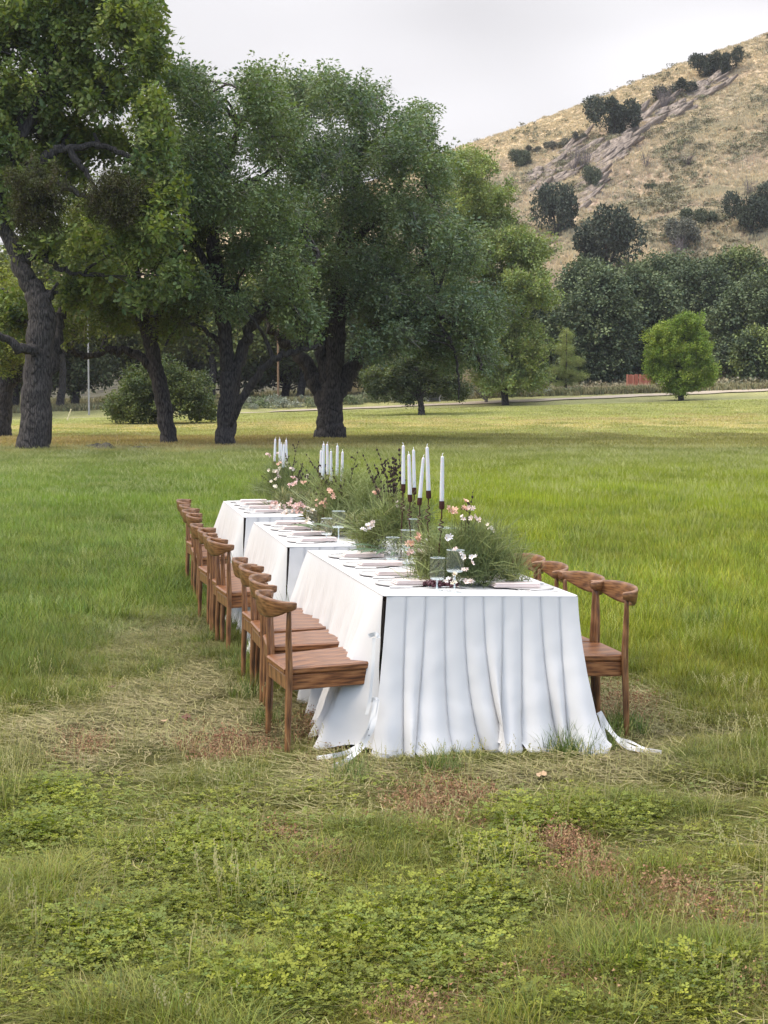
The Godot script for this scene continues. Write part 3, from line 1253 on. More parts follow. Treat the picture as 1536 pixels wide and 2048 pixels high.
func build_oaks() -> void:
	var gp := "big oaks at the edge of the meadow"
	# the nearest oak, at the edge of the picture, its crown hanging over the corner
	var da := 50.0
	grow("oak_tree", "broad furrowed oak with a broken stub and bright yellow-green new leaves", gp, {"seed": 1, "d": da, "sides": 32, "spray": "lobed",
		"trunk": [[66, 902, 68], [72, 800, 58], [78, 700, 56], [82, 630, 54], [72, 590, 44], [45, 540, 34], [20, 480, 30], [-5, 400, 26], [30, 300, 22], [70, 220, 15], [100, 130, 8]], "fork": 0.62,
		"limbs": [[[72, 790, 44, 0.8], [96, 740, 36, 1.2], [106, 690, 32, 1.6], [120, 640, 24, 2.0], [150, 590, 14, 2.4], [190, 560, 8, 2.6]],
			[[80, 612, 34], [92, 598, 24], [104, 584, 9], [110, 574, 5]],
			[[45, 540, 22], [70, 510, 16], [110, 530, 11], [150, 550, 8], [190, 530, 5]],
			[[10, 450, 22], [70, 330, 20], [130, 300, 17], [160, 330, 12], [200, 390, 7]],
			[[70, 330, 16], [140, 380, 12], [190, 400, 8], [250, 440, 5]],
			[[130, 300, 15], [200, 290, 12], [250, 310, 10], [290, 330, 6]],
			[[30, 300, 17], [60, 190, 13], [140, 210, 11], [190, 195, 7], [240, 140, 5]],
			[[70, 700, 24, -0.5], [30, 690, 18, -1.0], [-10, 660, 12, -1.4]]],
		"lobes": [[40, 60, 110, 80], [150, 60, 90, 70], [250, 60, 80, 70, -1.0], [300, 130, 55, 60, -1.0], [70, 190, 120, 80], [210, 190, 90, 70], [300, 235, 60, 55, -1.5], [-60, 250, 100, 120], [30, 330, 80, 60], [310, 330, 50, 60, -2.0],
			[200, 300, 80, 40, 2.0], [340, 400, 32, 40, -2.2], [330, 470, 45, 45, -2.5], [270, 500, 50, 42, -2.0], [180, 500, 60, 40, -1.0], [100, 490, 60, 40], [215, 560, 60, 30, 0.5], [350, 560, 30, 30, -2.5], [140, 590, 50, 30, 1.5], [290, 590, 36, 36, -1.5], [20, 420, 60, 60], [180, -30, 180, 70], [-70, 80, 90, 120], [20, 640, 40, 60, 2.5], [120, 280, 70, 60, 3.0], [110, 350, 60, 50, 3.5], [150, 130, 70, 60, 2.5], [20, 250, 60, 70, 2.5], [270, 410, 50, 50, 1.0]],
		"glow": 1.2, "a": c3(0.040, 0.066, 0.027), "b": c3(0.098, 0.124, 0.030), "size": 0.86, "dens": 2.9, "depth": 3.0, "extra": 1, "floor": 2.6, "twigs": 7})
	grow("oak_tree", "slim dark oak leaning to one side with a long arching side limb", gp, {"seed": 2, "d": 57.0,
		"trunk": [[338, 886, 35], [326, 800, 31], [310, 730, 30], [298, 670, 29], [284, 630, 28], [272, 560, 22], [262, 480, 16], [262, 400, 9]], "fork": 0.6,
		"limbs": [[[306, 742, 26], [280, 712, 18], [240, 700, 15], [205, 702, 14], [172, 714, 13], [150, 702, 9], [125, 700, 6]],
			[[300, 676, 24], [312, 650, 20], [320, 620, 15], [340, 580, 9]],
			[[284, 630, 20], [240, 590, 13], [200, 540, 8]],
			[[318, 640, 12], [370, 640, 9], [420, 610, 6]]],
		"lobes": [[250, 470, 90, 70], [190, 560, 80, 60], [330, 500, 70, 70], [270, 400, 80, 60], [380, 590, 50, 40], [140, 640, 70, 45], [240, 620, 55, 36], [340, 640, 44, 30], [400, 440, 60, 60, 3.0], [170, 430, 70, 60, 3.0], [330, 330, 80, 80, 3.0]],
		"a": c3(0.040, 0.066, 0.026), "b": c3(0.085, 0.108, 0.026), "depth": 3.5, "dens": 2.9, "floor": 3.0})
	grow("oak_tree", "straight grey oak dividing into two stems above a low slanting limb", gp, {"seed": 3, "d": 55.0, "sides": 26,
		"trunk": [[450, 892, 40], [454, 820, 37], [460, 760, 36], [454, 720, 28], [446, 650, 28], [436, 560, 26], [425, 470, 24], [430, 380, 18], [470, 280, 13], [500, 215, 9], [520, 170, 5]], "fork": 0.5,
		"limbs": [[[462, 790, 22], [478, 725, 24], [500, 660, 22], [525, 620, 24], [560, 595, 20], [600, 560, 15], [640, 500, 9]],
			[[460, 850, 14, -0.2], [490, 790, 17, -0.8], [525, 740, 15, -1.2], [560, 712, 13, -1.5], [600, 700, 11, -1.6], [640, 690, 7, -1.6]],
			[[440, 600, 14], [470, 570, 9], [480, 600, 8], [505, 612, 6], [530, 630, 3]],
			[[436, 560, 18], [380, 480, 13], [330, 420, 9]], [[428, 400, 15], [490, 370, 11], [560, 330, 7]],
			[[455, 700, 12], [410, 660, 10], [360, 650, 7], [330, 690, 4]]],
		"lobes": [[430, 300, 80, 70], [520, 180, 60, 60], [400, 200, 60, 60, 2.0], [360, 160, 40, 50, 2.0], [540, 270, 90, 70], [460, 400, 80, 60], [390, 390, 60, 60], [560, 420, 90, 60], [500, 500, 80, 50], [590, 530, 60, 50], [400, 580, 50, 40], [470, 610, 44, 30], [570, 600, 50, 36], [380, 300, 60, 60], [600, 640, 40, 26, -1.5]],
		"glow": 1.35, "a": c3(0.036, 0.060, 0.032), "b": c3(0.070, 0.096, 0.040), "depth": 4.0, "dens": 2.9, "floor": 3.2})
	grow("oak_tree", "widest dark oak with a short flared trunk opening into many heavy limbs", gp, {"seed": 4, "d": 63.0, "sides": 30, "bark": "bark",
		"trunk": [[660, 877, 66], [661, 850, 52], [660, 815, 48], [663, 780, 46], [668, 730, 38], [672, 660, 40], [676, 590, 34], [680, 510, 28], [700, 420, 20], [720, 320, 12], [735, 220, 6]], "fork": 0.4,
		"limbs": [[[658, 832, 26], [643, 795, 30], [622, 750, 27], [600, 710, 26], [575, 690, 20], [545, 660, 14], [520, 600, 9]],
			[[664, 828, 26], [680, 785, 31], [702, 740, 29], [725, 695, 25], [760, 640, 24], [800, 580, 17], [850, 520, 10]],
			[[660, 790, 24], [650, 740, 28], [640, 690, 22], [640, 620, 18], [610, 540, 14], [590, 440, 8]],
			[[675, 640, 26], [740, 560, 20], [820, 480, 14], [880, 420, 9]],
			[[680, 500, 20], [770, 420, 14], [810, 330, 9], [812, 290, 5]],
			[[760, 640, 20, -1.5], [840, 625, 16, -2.5], [905, 645, 12, -3.0], [945, 690, 8, -3.2], [965, 745, 4, -3.3]],
			[[860, 628, 9, -2.8], [900, 680, 6, -3.2], [915, 740, 4.5, -3.4], [918, 800, 2.5, -3.4]],
			[[720, 700, 20, -0.5], [770, 690, 15, -1.0], [830, 665, 10, -1.5], [880, 690, 6, -1.8], [900, 720, 4, -2]]],
		"lobes": [[660, 190, 60, 60], [590, 200, 70, 60], [740, 220, 60, 60], [830, 260, 56, 56], [780, 300, 90, 70], [680, 310, 100, 70], [600, 330, 80, 70], [870, 340, 46, 56], [720, 410, 110, 70], [840, 430, 90, 70], [620, 450, 80, 60], [540, 430, 60, 60], [760, 520, 110, 60], [900, 510, 80, 70], [660, 540, 80, 50], [560, 560, 60, 45], [840, 600, 90, 50, -2.0], [740, 610, 80, 40], [930, 600, 66, 50, -2.0], [800, 670, 60, 40, -2.5], [880, 680, 50, 40, -2.5], [740, 690, 40, 30, -1.5], [960, 660, 34, 40, -2.5], [620, 620, 50, 30], [985, 620, 40, 40, -2.0], [920, 720, 50, 30, -2.5], [970, 720, 30, 26, -2.0]],
		"glow": 1.35, "a": c3(0.032, 0.053, 0.034), "b": c3(0.066, 0.092, 0.044), "depth": 5.0, "dens": 2.6, "floor": 3.0})
	grow("oak_tree", "thick dark trunk cut by the picture edge behind the broad furrowed oak", gp, {"seed": 5, "d": 66.0,
		"trunk": [[2, 868, 44], [6, 800, 36], [10, 770, 36], [22, 745, 28], [-8, 700, 22], [-30, 600, 16]], "fork": 0.5,
		"limbs": [[[14, 772, 24], [34, 752, 20], [48, 735, 14], [70, 700, 8]], [[4, 780, 22], [-20, 762, 18], [-60, 740, 10]]],
		"lobes": [[20, 660, 50, 60], [-40, 640, 70, 70], [40, 590, 60, 50], [10, 720, 30, 24], [100, 640, 50, 50, 2.0]],
		"a": c3(0.045, 0.070, 0.022), "b": c3(0.110, 0.130, 0.020), "depth": 2.5, "floor": 2.4})
	# dark balls of mistletoe in the nearest crown
	for q in [[74, 395, 58, 64, 46.5, "larger round dark ball of mistletoe hanging in the nearest oak"], [236, 405, 62, 52, 47.5, "flatter dark tangle of mistletoe beside the round one in the nearest oak"]]:
		var g := rg(int(q[0]))
		var m: float = q[4] / FPX
		var o := thing("mistletoe", at(q[0], q[1], q[4]), q[5], "mistletoe", "mistletoe in the nearest oak")
		var stems := MB.new()
		var wh := []
		var tn := PackedColorArray()
		for k in 210:
			var dir := rdir(g)
			var pos := Vector3(dir.x * q[2], dir.y * q[3], dir.z * q[2]) * m * (1.0 - 0.75 * pow(g.randf(), 1.4)) * (0.95 + 0.75 * nz.get_noise_3d(dir.x * 1.7 + q[0], dir.y * 1.7, dir.z * 1.7))
			wh.append(Transform3D(Basis(Vector3.UP, g.randf() * TAU), pos))
			tn.append(c3(0.050, 0.062, 0.022).lerp(c3(0.085, 0.085, 0.028), g.randf()))
			if k % 5 == 0:
				stems.tube(PackedVector3Array([Vector3.ZERO, pos * 0.5 + rdir(g) * 0.08, pos]), PackedFloat32Array([0.03, 0.018, 0.008]), 5, false)
		piece("stem", stems.mesh(), mats["bark"], o).set_meta("kind", "stuff")
		copies("foliage", sprays["mistletoe"], mats["leaf"], o, wh, tn)

func build_background_trees() -> void:
	build_sprays()
	var dk := c3(0.030, 0.046, 0.026)
	var dk2 := c3(0.056, 0.074, 0.034)
	var gb := "trees at the foot of the hill"
	# behind the oaks, from one edge of the picture to the other
	grow("leafy_tree", "tall pale green tree spreading out behind the widest oak", gb, {"seed": 21, "d": 109.0, "spray": "broad", "sides": 14,
		"trunk": [[1010, 790, 15], [1004, 740, 13], [990, 660, 12], [970, 560, 11], [950, 450, 7]], "fork": 0.4,
		"limbs": [[[1000, 700, 13], [1040, 640, 9], [1080, 560, 5]], [[1000, 720, 11], [1040, 710, 8], [1090, 720, 4]], [[1000, 690, 12], [930, 640, 9], [880, 600, 5]]],
		"lobes": [[930, 330, 60, 50], [960, 400, 80, 60], [1000, 470, 80, 56], [1050, 500, 60, 40, -3], [940, 500, 80, 60], [1030, 560, 80, 44], [1080, 590, 46, 30, -3], [960, 600, 80, 50], [1010, 660, 90, 46], [1060, 700, 44, 40], [940, 690, 60, 50], [1010, 730, 70, 30], [880, 600, 60, 60], [1000, 762, 60, 18], [1060, 752, 50, 24]],
		"glow": 1.25, "a": c3(0.062, 0.088, 0.036), "b": c3(0.110, 0.135, 0.044), "size": 1.15, "dens": 2.9, "depth": 5.0, "floor": 1.0, "twigs": 12})
	var back := [
		[120, 560, 150, 110, 118, 31, "yellow-green tree crown showing between the furrowed oak and the leaning oak", 0.11, 0.13, 0.028],
		[420, 600, 150, 120, 122, 32, "yellow-green tree crown behind the leaning oak and the two-stemmed oak", 0.105, 0.125, 0.026],
		[600, 640, 120, 110, 124, 33, "shaded tree crown behind the slanting limb of the two-stemmed oak", 0.060, 0.078, 0.028],
		[-40, 600, 110, 130, 112, 34, "yellow-green tree crown at the picture edge behind the cut trunk", 0.12, 0.14, 0.025],
		[260, 660, 110, 90, 126, 35, "dull green tree crown low behind the arching limb", 0.075, 0.095, 0.030],
		[740, 640, 120, 110, 120, 36, "dark tree crown right behind the widest oak", 0.050, 0.066, 0.030],
		[150, 735, 80, 60, 121, 71, "low dark tree behind the grey utility pole", 0.050, 0.060, 0.028],
		[330, 700, 90, 60, 128, 72, "dark tree behind the wide round evergreen", 0.055, 0.068, 0.030],
		[470, 745, 70, 56, 127, 73, "low dark tree behind the two-stemmed oak", 0.050, 0.062, 0.030],
		[570, 735, 70, 66, 129, 74, "low dark tree behind the brown utility pole", 0.042, 0.052, 0.026],
		[680, 740, 70, 56, 127, 75, "low dark tree behind the trunk of the widest oak", 0.042, 0.052, 0.026],
		[30, 720, 70, 70, 124, 76, "low dark tree behind the broad furrowed oak", 0.055, 0.066, 0.028],
		[850, 610, 100, 110, 124, 37, "dark tree crown behind the drooping branches of the widest oak", 0.055, 0.075, 0.030]]
	for q in back:
		var x: float = q[0]
		var y: float = q[1]
		var rx: float = q[2]
		var ry: float = q[3]
		var gr := 800.0
		grow("leafy_tree", q[6], gb, {"seed": q[5], "d": float(q[4]), "spray": "far", "sides": 10,
			"trunk": [[x, gr, 18], [x + 6, gr - 60, 14], [x - 6, y + ry * 0.4, 11], [x, y - ry * 0.4, 5]], "fork": 0.3,
			"lobes": [[x, y - ry * 0.5, rx * 0.6, ry * 0.5], [x - rx * 0.5, y, rx * 0.5, ry * 0.5], [x + rx * 0.5, y, rx * 0.5, ry * 0.5], [x, y + ry * 0.4, rx * 0.7, ry * 0.5], [x - rx * 0.6, y + ry * 0.6, rx * 0.4, ry * 0.35], [x + rx * 0.6, y + ry * 0.6, rx * 0.4, ry * 0.35]],
			"a": dk2, "b": c3(q[7], q[8], q[9]), "size": 1.35, "dens": 2.0, "depth": 3.5, "extra": 1, "floor": 2.0, "twigs": 20, "leafmat": "leaf_far"})
	# the dark round bush and the small dark tree on the meadow
	grow("round_bush_tree", "wide round dark evergreen with foliage down to the grass behind the leaning oak", gb, {"seed": 41, "d": 84.0, "spray": "broad", "sides": 10,
		"trunk": [[325, 846, 18], [325, 820, 14], [325, 780, 10], [325, 750, 6]], "fork": 0.2,
		"lobes": [[290, 760, 50, 40], [250, 800, 40, 40], [330, 750, 50, 40], [380, 780, 46, 46], [330, 800, 70, 44], [400, 812, 34, 34], [280, 815, 50, 30], [235, 818, 24, 24]],
		"a": c3(0.028, 0.044, 0.020), "b": c3(0.072, 0.092, 0.026), "size": 0.85, "dens": 3.6, "depth": 2.2, "extra": 1, "floor": 0.12, "twigs": 30})
	grow("small_dark_tree", "small dense dark tree with a short bare trunk standing alone on the meadow", gb, {"seed": 42, "d": 92.0, "spray": "broad", "sides": 12,
		"trunk": [[843, 833, 15], [842, 810, 12], [838, 790, 12], [830, 760, 9], [835, 730, 6]], "fork": 0.5,
		"limbs": [[[841, 800, 8], [850, 785, 6], [870, 770, 4]], [[840, 798, 9], [822, 785, 7], [800, 770, 4]]],
		"lobes": [[840, 720, 60, 36], [790, 745, 50, 34], [890, 745, 50, 34], [840, 765, 60, 30], [765, 775, 34, 26], [810, 792, 24, 18], [905, 775, 36, 26], [745, 760, 26, 26]],
		"a": c3(0.026, 0.040, 0.022), "b": c3(0.054, 0.070, 0.028), "size": 0.85, "dens": 3.4, "depth": 1.8, "extra": 1, "floor": 0.9, "twigs": 20})
	grow("bright_green_tree", "bright yellow-green bushy tree alone in front of the red fence", gb, {"seed": 43, "d": 108.0, "spray": "broad", "sides": 12,
		"trunk": [[1361, 801, 12], [1361, 785, 11], [1362, 760, 8], [1366, 700, 5], [1370, 650, 3]], "fork": 0.12,
		"lobes": [[1378, 646, 34, 24], [1350, 660, 24, 20], [1328, 672, 32, 24], [1396, 680, 26, 28], [1318, 706, 26, 30], [1342, 700, 34, 30], [1378, 706, 42, 34], [1410, 740, 30, 22], [1398, 714, 26, 24], [1326, 742, 36, 24], [1370, 750, 40, 28], [1398, 758, 28, 18], [1354, 774, 30, 16], [1312, 735, 20, 18]],
		"glow": 0.8, "a": c3(0.095, 0.155, 0.030), "b": c3(0.165, 0.215, 0.036), "size": 0.75, "dens": 5.5, "depth": 1.5, "extra": 1, "floor": 0.35, "twigs": 30})
	grow("young_conifer", "slender feathery pale green young tree on the bank by the track", gb, {"seed": 44, "d": 120.0, "spray": "fine", "sides": 8,
		"trunk": [[1132, 800, 4.5], [1132, 760, 3.5], [1133, 710, 2.5], [1133, 660, 1.5]], "fork": 0.1,
		"lobes": [[1133, 672, 14, 18], [1128, 700, 24, 14], [1140, 722, 30, 14], [1124, 742, 30, 12], [1148, 752, 36, 12], [1130, 772, 30, 12]],
		"a": c3(0.085, 0.120, 0.045), "b": c3(0.140, 0.170, 0.060), "size": 0.6, "dens": 6.5, "depth": 1.0, "extra": 1, "floor": 0.6, "twigs": 20})
	grow("bare_grey_tree", "thin grey-green shrubby tree with pale bare stems by the track", gb, {"seed": 45, "d": 112.0, "spray": "fine", "sides": 8, "bark": "bare",
		"trunk": [[972, 803, 7], [970, 790, 5], [966, 775, 4], [960, 755, 2]], "fork": 0.2,
		"limbs": [[[972, 800, 5], [984, 780, 4], [1000, 765, 2]], [[972, 800, 5], [955, 785, 3], [940, 772, 2]]],
		"lobes": [[975, 755, 34, 18], [1000, 768, 24, 14], [950, 772, 20, 14]],
		"a": c3(0.105, 0.115, 0.062), "b": c3(0.145, 0.150, 0.080), "size": 0.6, "dens": 1.5, "depth": 1.0, "extra": 1, "floor": 0.5, "twigs": 6})
	# the row of dark live oaks at the foot of the hill
	var row := [
		[1205, 640, 70, 110, 132, "dark live oak filling the space beside the young conifer"], [1280, 630, 84, 110, 136, "dark live oak behind the red fence"], [1400, 620, 96, 100, 142, "dark live oak rising behind the bright bushy tree"],
		[1500, 650, 80, 100, 132, "grey-green live oak beside the bright bushy tree towards the picture edge"], [1480, 560, 90, 64, 150, "greener live oak high behind the end of the row"], [1570, 640, 70, 110, 130, "live oak at the picture edge, cut by it"], [1340, 565, 90, 60, 152, "live oak crown at the top of the row below the slope"],
		[1180, 570, 60, 60, 148, "dark live oak crown beside the pale spreading tree"], [1130, 690, 56, 70, 132, "shaded live oak behind the young conifer"], [1512, 700, 40, 46, 124, "low pale green live oak at the picture edge above the track"], [1060, 660, 70, 90, 136, "dark live oak hidden behind the pale spreading tree"]]
	var i := 50
	for q in row:
		i += 1
		var x: float = q[0]
		var y: float = q[1]
		var rx: float = q[2]
		var ry: float = q[3]
		var lt: float = 1.0 + 0.5 * ((i * 37) % 10) / 10.0
		var tint := dk2 * lt
		if i in [55, 60]:
			tint = c3(0.105, 0.135, 0.042)
		grow("live_oak", q[5], "row of live oaks below the hill", {"seed": i, "d": float(q[4]), "spray": "far", "sides": 10,
			"trunk": [[x, 772, 13], [x + 5, 740, 10], [x - 3, y + ry * 0.3, 8], [x, y - ry * 0.3, 4]], "fork": 0.25,
			"lobes": [[x, y - ry * 0.55, rx * 0.6, ry * 0.42], [x - rx * 0.55, y - ry * 0.1, rx * 0.45, ry * 0.45], [x + rx * 0.55, y - ry * 0.1, rx * 0.45, ry * 0.45], [x, y + ry * 0.1, rx * 0.6, ry * 0.5], [x - rx * 0.5, y + ry * 0.55, rx * 0.45, ry * 0.4], [x + rx * 0.5, y + ry * 0.55, rx * 0.45, ry * 0.4], [x, y + ry * 0.75, rx * 0.5, ry * 0.3], [x - rx * 0.4, (y + ry + 755.0) * 0.5, rx * 0.5, maxf(12.0, (755.0 - y - ry) * 0.6)], [x + rx * 0.4, (y + ry + 750.0) * 0.5, rx * 0.5, maxf(12.0, (750.0 - y - ry) * 0.6)]],
			"a": dk, "b": tint, "size": 1.1, "dens": 3.0, "depth": 3.0, "extra": 1, "floor": 0.8, "twigs": 25, "leafmat": "leaf_far"})

# ---------- what stands on the hill ----------
func build_hill_details() -> void:
	var kinds := [bush_mesh(301, 7, 5200, 0.085), bush_mesh(302, 5, 4200, 0.09, 0.7), bush_mesh(303, 9, 6400, 0.08, 0.9)]
	var twig := [twiggy_mesh(304, 46), twiggy_mesh(305, 34)]
	# [px of the middle, py of the foot, width, height, kind, look, what it is]
	var big := [
		[1112, 470, 100, 112, 2, "dark", "hill oak standing lowest beside the pale spreading tree"], [1215, 545, 150, 130, 2, "dark", "broad dark hill oak with bare limbs under its crown"], [1230, 272, 108, 84, 2, "dark", "round dark hill oak against the golden shoulder of the slope"],
		[1408, 152, 66, 48, 0, "dark", "dark hill oak, lower of the pair below the ridge"], [1450, 148, 62, 54, 2, "dark", "dark hill oak, upper of the pair below the ridge"], [1348, 194, 76, 46, 1, "dark", "low spreading hill bush above the upper rock face"],
		[1184, 378, 44, 50, 0, "green", "small green bush against the lower rocks"], [1398, 448, 66, 50, 1, "green", "grey-green bush midway down the open slope"], [1362, 492, 76, 62, 0, "grey", "greyish bush below the grey-green one on the slope"], [1500, 470, 90, 90, 2, "dark", "dark hill oak at the picture edge above the row"],
		[1545, 430, 80, 70, 0, "dark", "dark bush cut by the picture edge on the slope"], [1430, 540, 60, 46, 1, "grey", "grey bush just above the row of live oaks"], [1150, 290, 44, 36, 1, "grey", "grey-green bush left of the round dark hill oak"], [1280, 218, 34, 20, 1, "green", "small green bush between the round oak and the rocks"], [1110, 296, 40, 24, 1, "grey", "low grey bush on the golden shoulder"],
		[1040, 335, 50, 40, 0, "green", "green bush at the top of the pale spreading tree"], [1060, 310, 50, 26, 1, "grey", "low scrub bush on the shoulder near the pale tree"], [1308, 380, 34, 24, 1, "green", "little green bush in the middle of the open slope"], [1160, 600, 90, 70, 1, "grey", "grey scrub bush in the hollow above the row"], [1270, 560, 70, 60, 1, "grey", "grey scrub bush under the broad dark hill oak"]]
	for q in big:
		var p := on_ground(q[0], q[1], 110.0)
		var sc: float = -p.z / FPX
		var tint := c3(0.050, 0.066, 0.040)
		if q[5] == "green":
			tint = c3(0.095, 0.115, 0.062)
		elif q[5] == "grey":
			tint = c3(0.155, 0.155, 0.115)
		var o := thing("hill_bush", p - Vector3(0, 0.3, 0), q[6], "bush", "bushes on the hill")
		var m := plain(lin(tint.r, tint.g, tint.b), 0.85)
		m.vertex_color_use_as_albedo = true
		m.backlight_enabled = true
		m.backlight = Color(0.25, 0.3, 0.18)
		var tr := MB.new()
		var gg := rg(int(q[0]))
		for k in 3:
			var e := rdir(gg)
			tr.tube(PackedVector3Array([Vector3.ZERO, Vector3(e.x * 0.12, 0.22, e.z * 0.12), Vector3(e.x * 0.3, 0.55, e.z * 0.3)]), PackedFloat32Array([0.05, 0.035, 0.015]), 6, false)
		var size := Vector3(q[2] * sc * 0.62, q[3] * sc * 0.92, q[2] * sc * 0.62)
		piece("trunk", tr.mesh(), mats["bark"], o, Transform3D(Basis.from_scale(size), Vector3.ZERO))
		var f := piece("crown", kinds[q[4]], m, o, Transform3D(Basis(Vector3.UP, q[0] * 0.7).scaled_local(size), Vector3.ZERO))
		f.set_meta("kind", "stuff")
	var grey := plain(lin(0.16, 0.135, 0.13), 0.95)
	grey.vertex_color_use_as_albedo = true
	for q in [[1326, 218, 50, 50, "leafless grey bush beside the upper rock face"], [1292, 335, 40, 34, "round leafless grey shrub alone on the open slope"], [1147, 345, 60, 60, "leafless purple-grey thicket in the lower rocks"], [1172, 340, 46, 50, "second leafless thicket leaning on the lower rocks"], [1327, 140, 26, 26, "spiky little grey tree on the skyline"], [1375, 330, 70, 22, "low grey patch of dead brush on the slope"], [1500, 395, 46, 40, "grey dead bush high at the picture edge"], [1430, 590, 50, 40, "purple-grey bush right above the row of live oaks"], [1355, 520, 60, 50, "thin grey brush at the foot of the slope"], [1245, 480, 70, 60, "grey dead branches beside the broad dark hill oak"]]:
		var p := on_ground(q[0], q[1], 110.0)
		var sc: float = -p.z / FPX
		var o := piece("dead_bush", twig[int(q[0]) % 2], grey, self, Transform3D(Basis(Vector3.UP, q[0] * 0.3).scaled_local(Vector3(q[2] * sc * 0.62, q[3] * sc, q[2] * sc * 0.62)), p - Vector3(0, 0.1, 0)))
		tag(o, q[4], "shrub", "leafless shrubs on the hill")
	# rock faces: tilted strata of single slabs
	for f in [[1440, 160, 1265, 262, 50, 30, "long pale rock face of tilted strata running up towards the ridge", 46], [1262, 268, 1190, 330, 40, 26, "small middle rock face between the two larger ones", 26], [1185, 300, 1045, 372, 62, 40, "lower grey rock face above the pale spreading tree", 34], [1180, 362, 1150, 410, 30, 16, "broken rocks below the lower rock face", 14]]:
		var g := rg(int(f[0]) + 3)
		var p0 := on_ground((f[0] + f[2]) * 0.5, (f[1] + f[3]) * 0.5, 120.0)
		var o := thing("rock_outcrop", p0, f[6], "rock outcrop", "rock faces on the hill")
		var kinds_of := []
		for k in 6:
			var mb := MB.new()
			var poly := PackedVector2Array()
			for c in 7:
				var a := TAU * c / 7.0
				poly.append(Vector2(cos(a) * g.randf_range(0.75, 1.1), sin(a) * g.randf_range(0.6, 1.1) * 0.5))
			mb.slab(poly, -0.5, 0.5, 0.12)
			kinds_of.append(mb.mesh())
		for k in int(f[7]):
			var t := g.randf()
			var across := g.randf_range(-0.5, 0.5)
			var px: float = lerpf(f[0], f[2], t) + across * f[5] * 0.5
			var py: float = lerpf(f[1], f[3], t) + across * f[4] * 0.9
			var p := on_ground(px, py, 120.0)
			var l := g.randf_range(1.8, 5.2)
			var b := Basis(Vector3(0, 0, 1), g.randf_range(0.42, 0.72)) * Basis(Vector3.RIGHT, g.randf_range(0.5, 0.95)) * Basis(Vector3.UP, g.randf_range(-0.3, 0.3))
			piece("rock_slab", kinds_of[k % 6], mats["rock"], o, Transform3D(b.scaled_local(Vector3(l, g.randf_range(0.4, 1.0), g.randf_range(0.7, 1.7))), p - p0 + Vector3(0, -0.1, 0)))
	# dry tussocks and scrub over the whole slope
	var g2 := rg(77)
	var tus := tuft(310, 26, 0.42, 0.3, 0.75, 0.5, 0.06, 2)
	var scrub := bush_mesh(311, 4, 46, 0.38, 0.7)
	var wh := []
	var tn := PackedColorArray()
	var ws := []
	var ts := PackedColorArray()
	for i in 70000:
		var d := sqrt(lerpf(121.0 * 121.0, 304.0 * 304.0, g2.randf()))
		var x := g2.randf_range(-0.02, 0.27) * d
		var c := hill_color(x, d)
		var k := nz.get_noise_2d(x * 0.07 + 40.0, d * 0.06)
		if g2.randf() < clampf(k * 0.6 + 0.09, 0.012, 0.45) * (0.25 if d > 265.0 else 1.0):
			ws.append(stand(x, d, Vector3.ONE * g2.randf_range(0.35, 0.95), g2.randf() * TAU))
			ts.append(c3(0.32, 0.28, 0.18).lerp(c3(0.18, 0.19, 0.11), g2.randf()) * g2.randf_range(0.75, 1.3))
		elif g2.randf() < 0.75:
			var hgt := g2.randf_range(0.5, 1.2) * (0.6 if d > 265.0 else 1.0)
			wh.append(stand(x, d, Vector3(1.0, hgt, 1.0), g2.randf() * TAU))
			tn.append(c.lerp(c3(0.74, 0.59, 0.34), 0.4) * g2.randf_range(0.8, 1.2))
	copies("dry_hill_grass", tus, mats["dry"], self, wh, tn)
	copies("hill_undergrowth", scrub, mats["dry"], self, ws, ts)
	# the bank behind the track
	var wb := []
	var tb := PackedColorArray()
	for i in 9000:
		var d := g2.randf_range(115.0, 136.0)
		var x := g2.randf_range(-0.3, 0.28) * d
		wb.append(stand(x, d, Vector3(1.2, g2.randf_range(0.4, 0.9), 1.2), g2.randf() * TAU))
		tb.append(c3(0.22, 0.215, 0.10).lerp(c3(0.30, 0.25, 0.135), g2.randf()) * g2.randf_range(0.7, 1.2))
	copies("bank_grass", tus, mats["dry"], self, wb, tb)

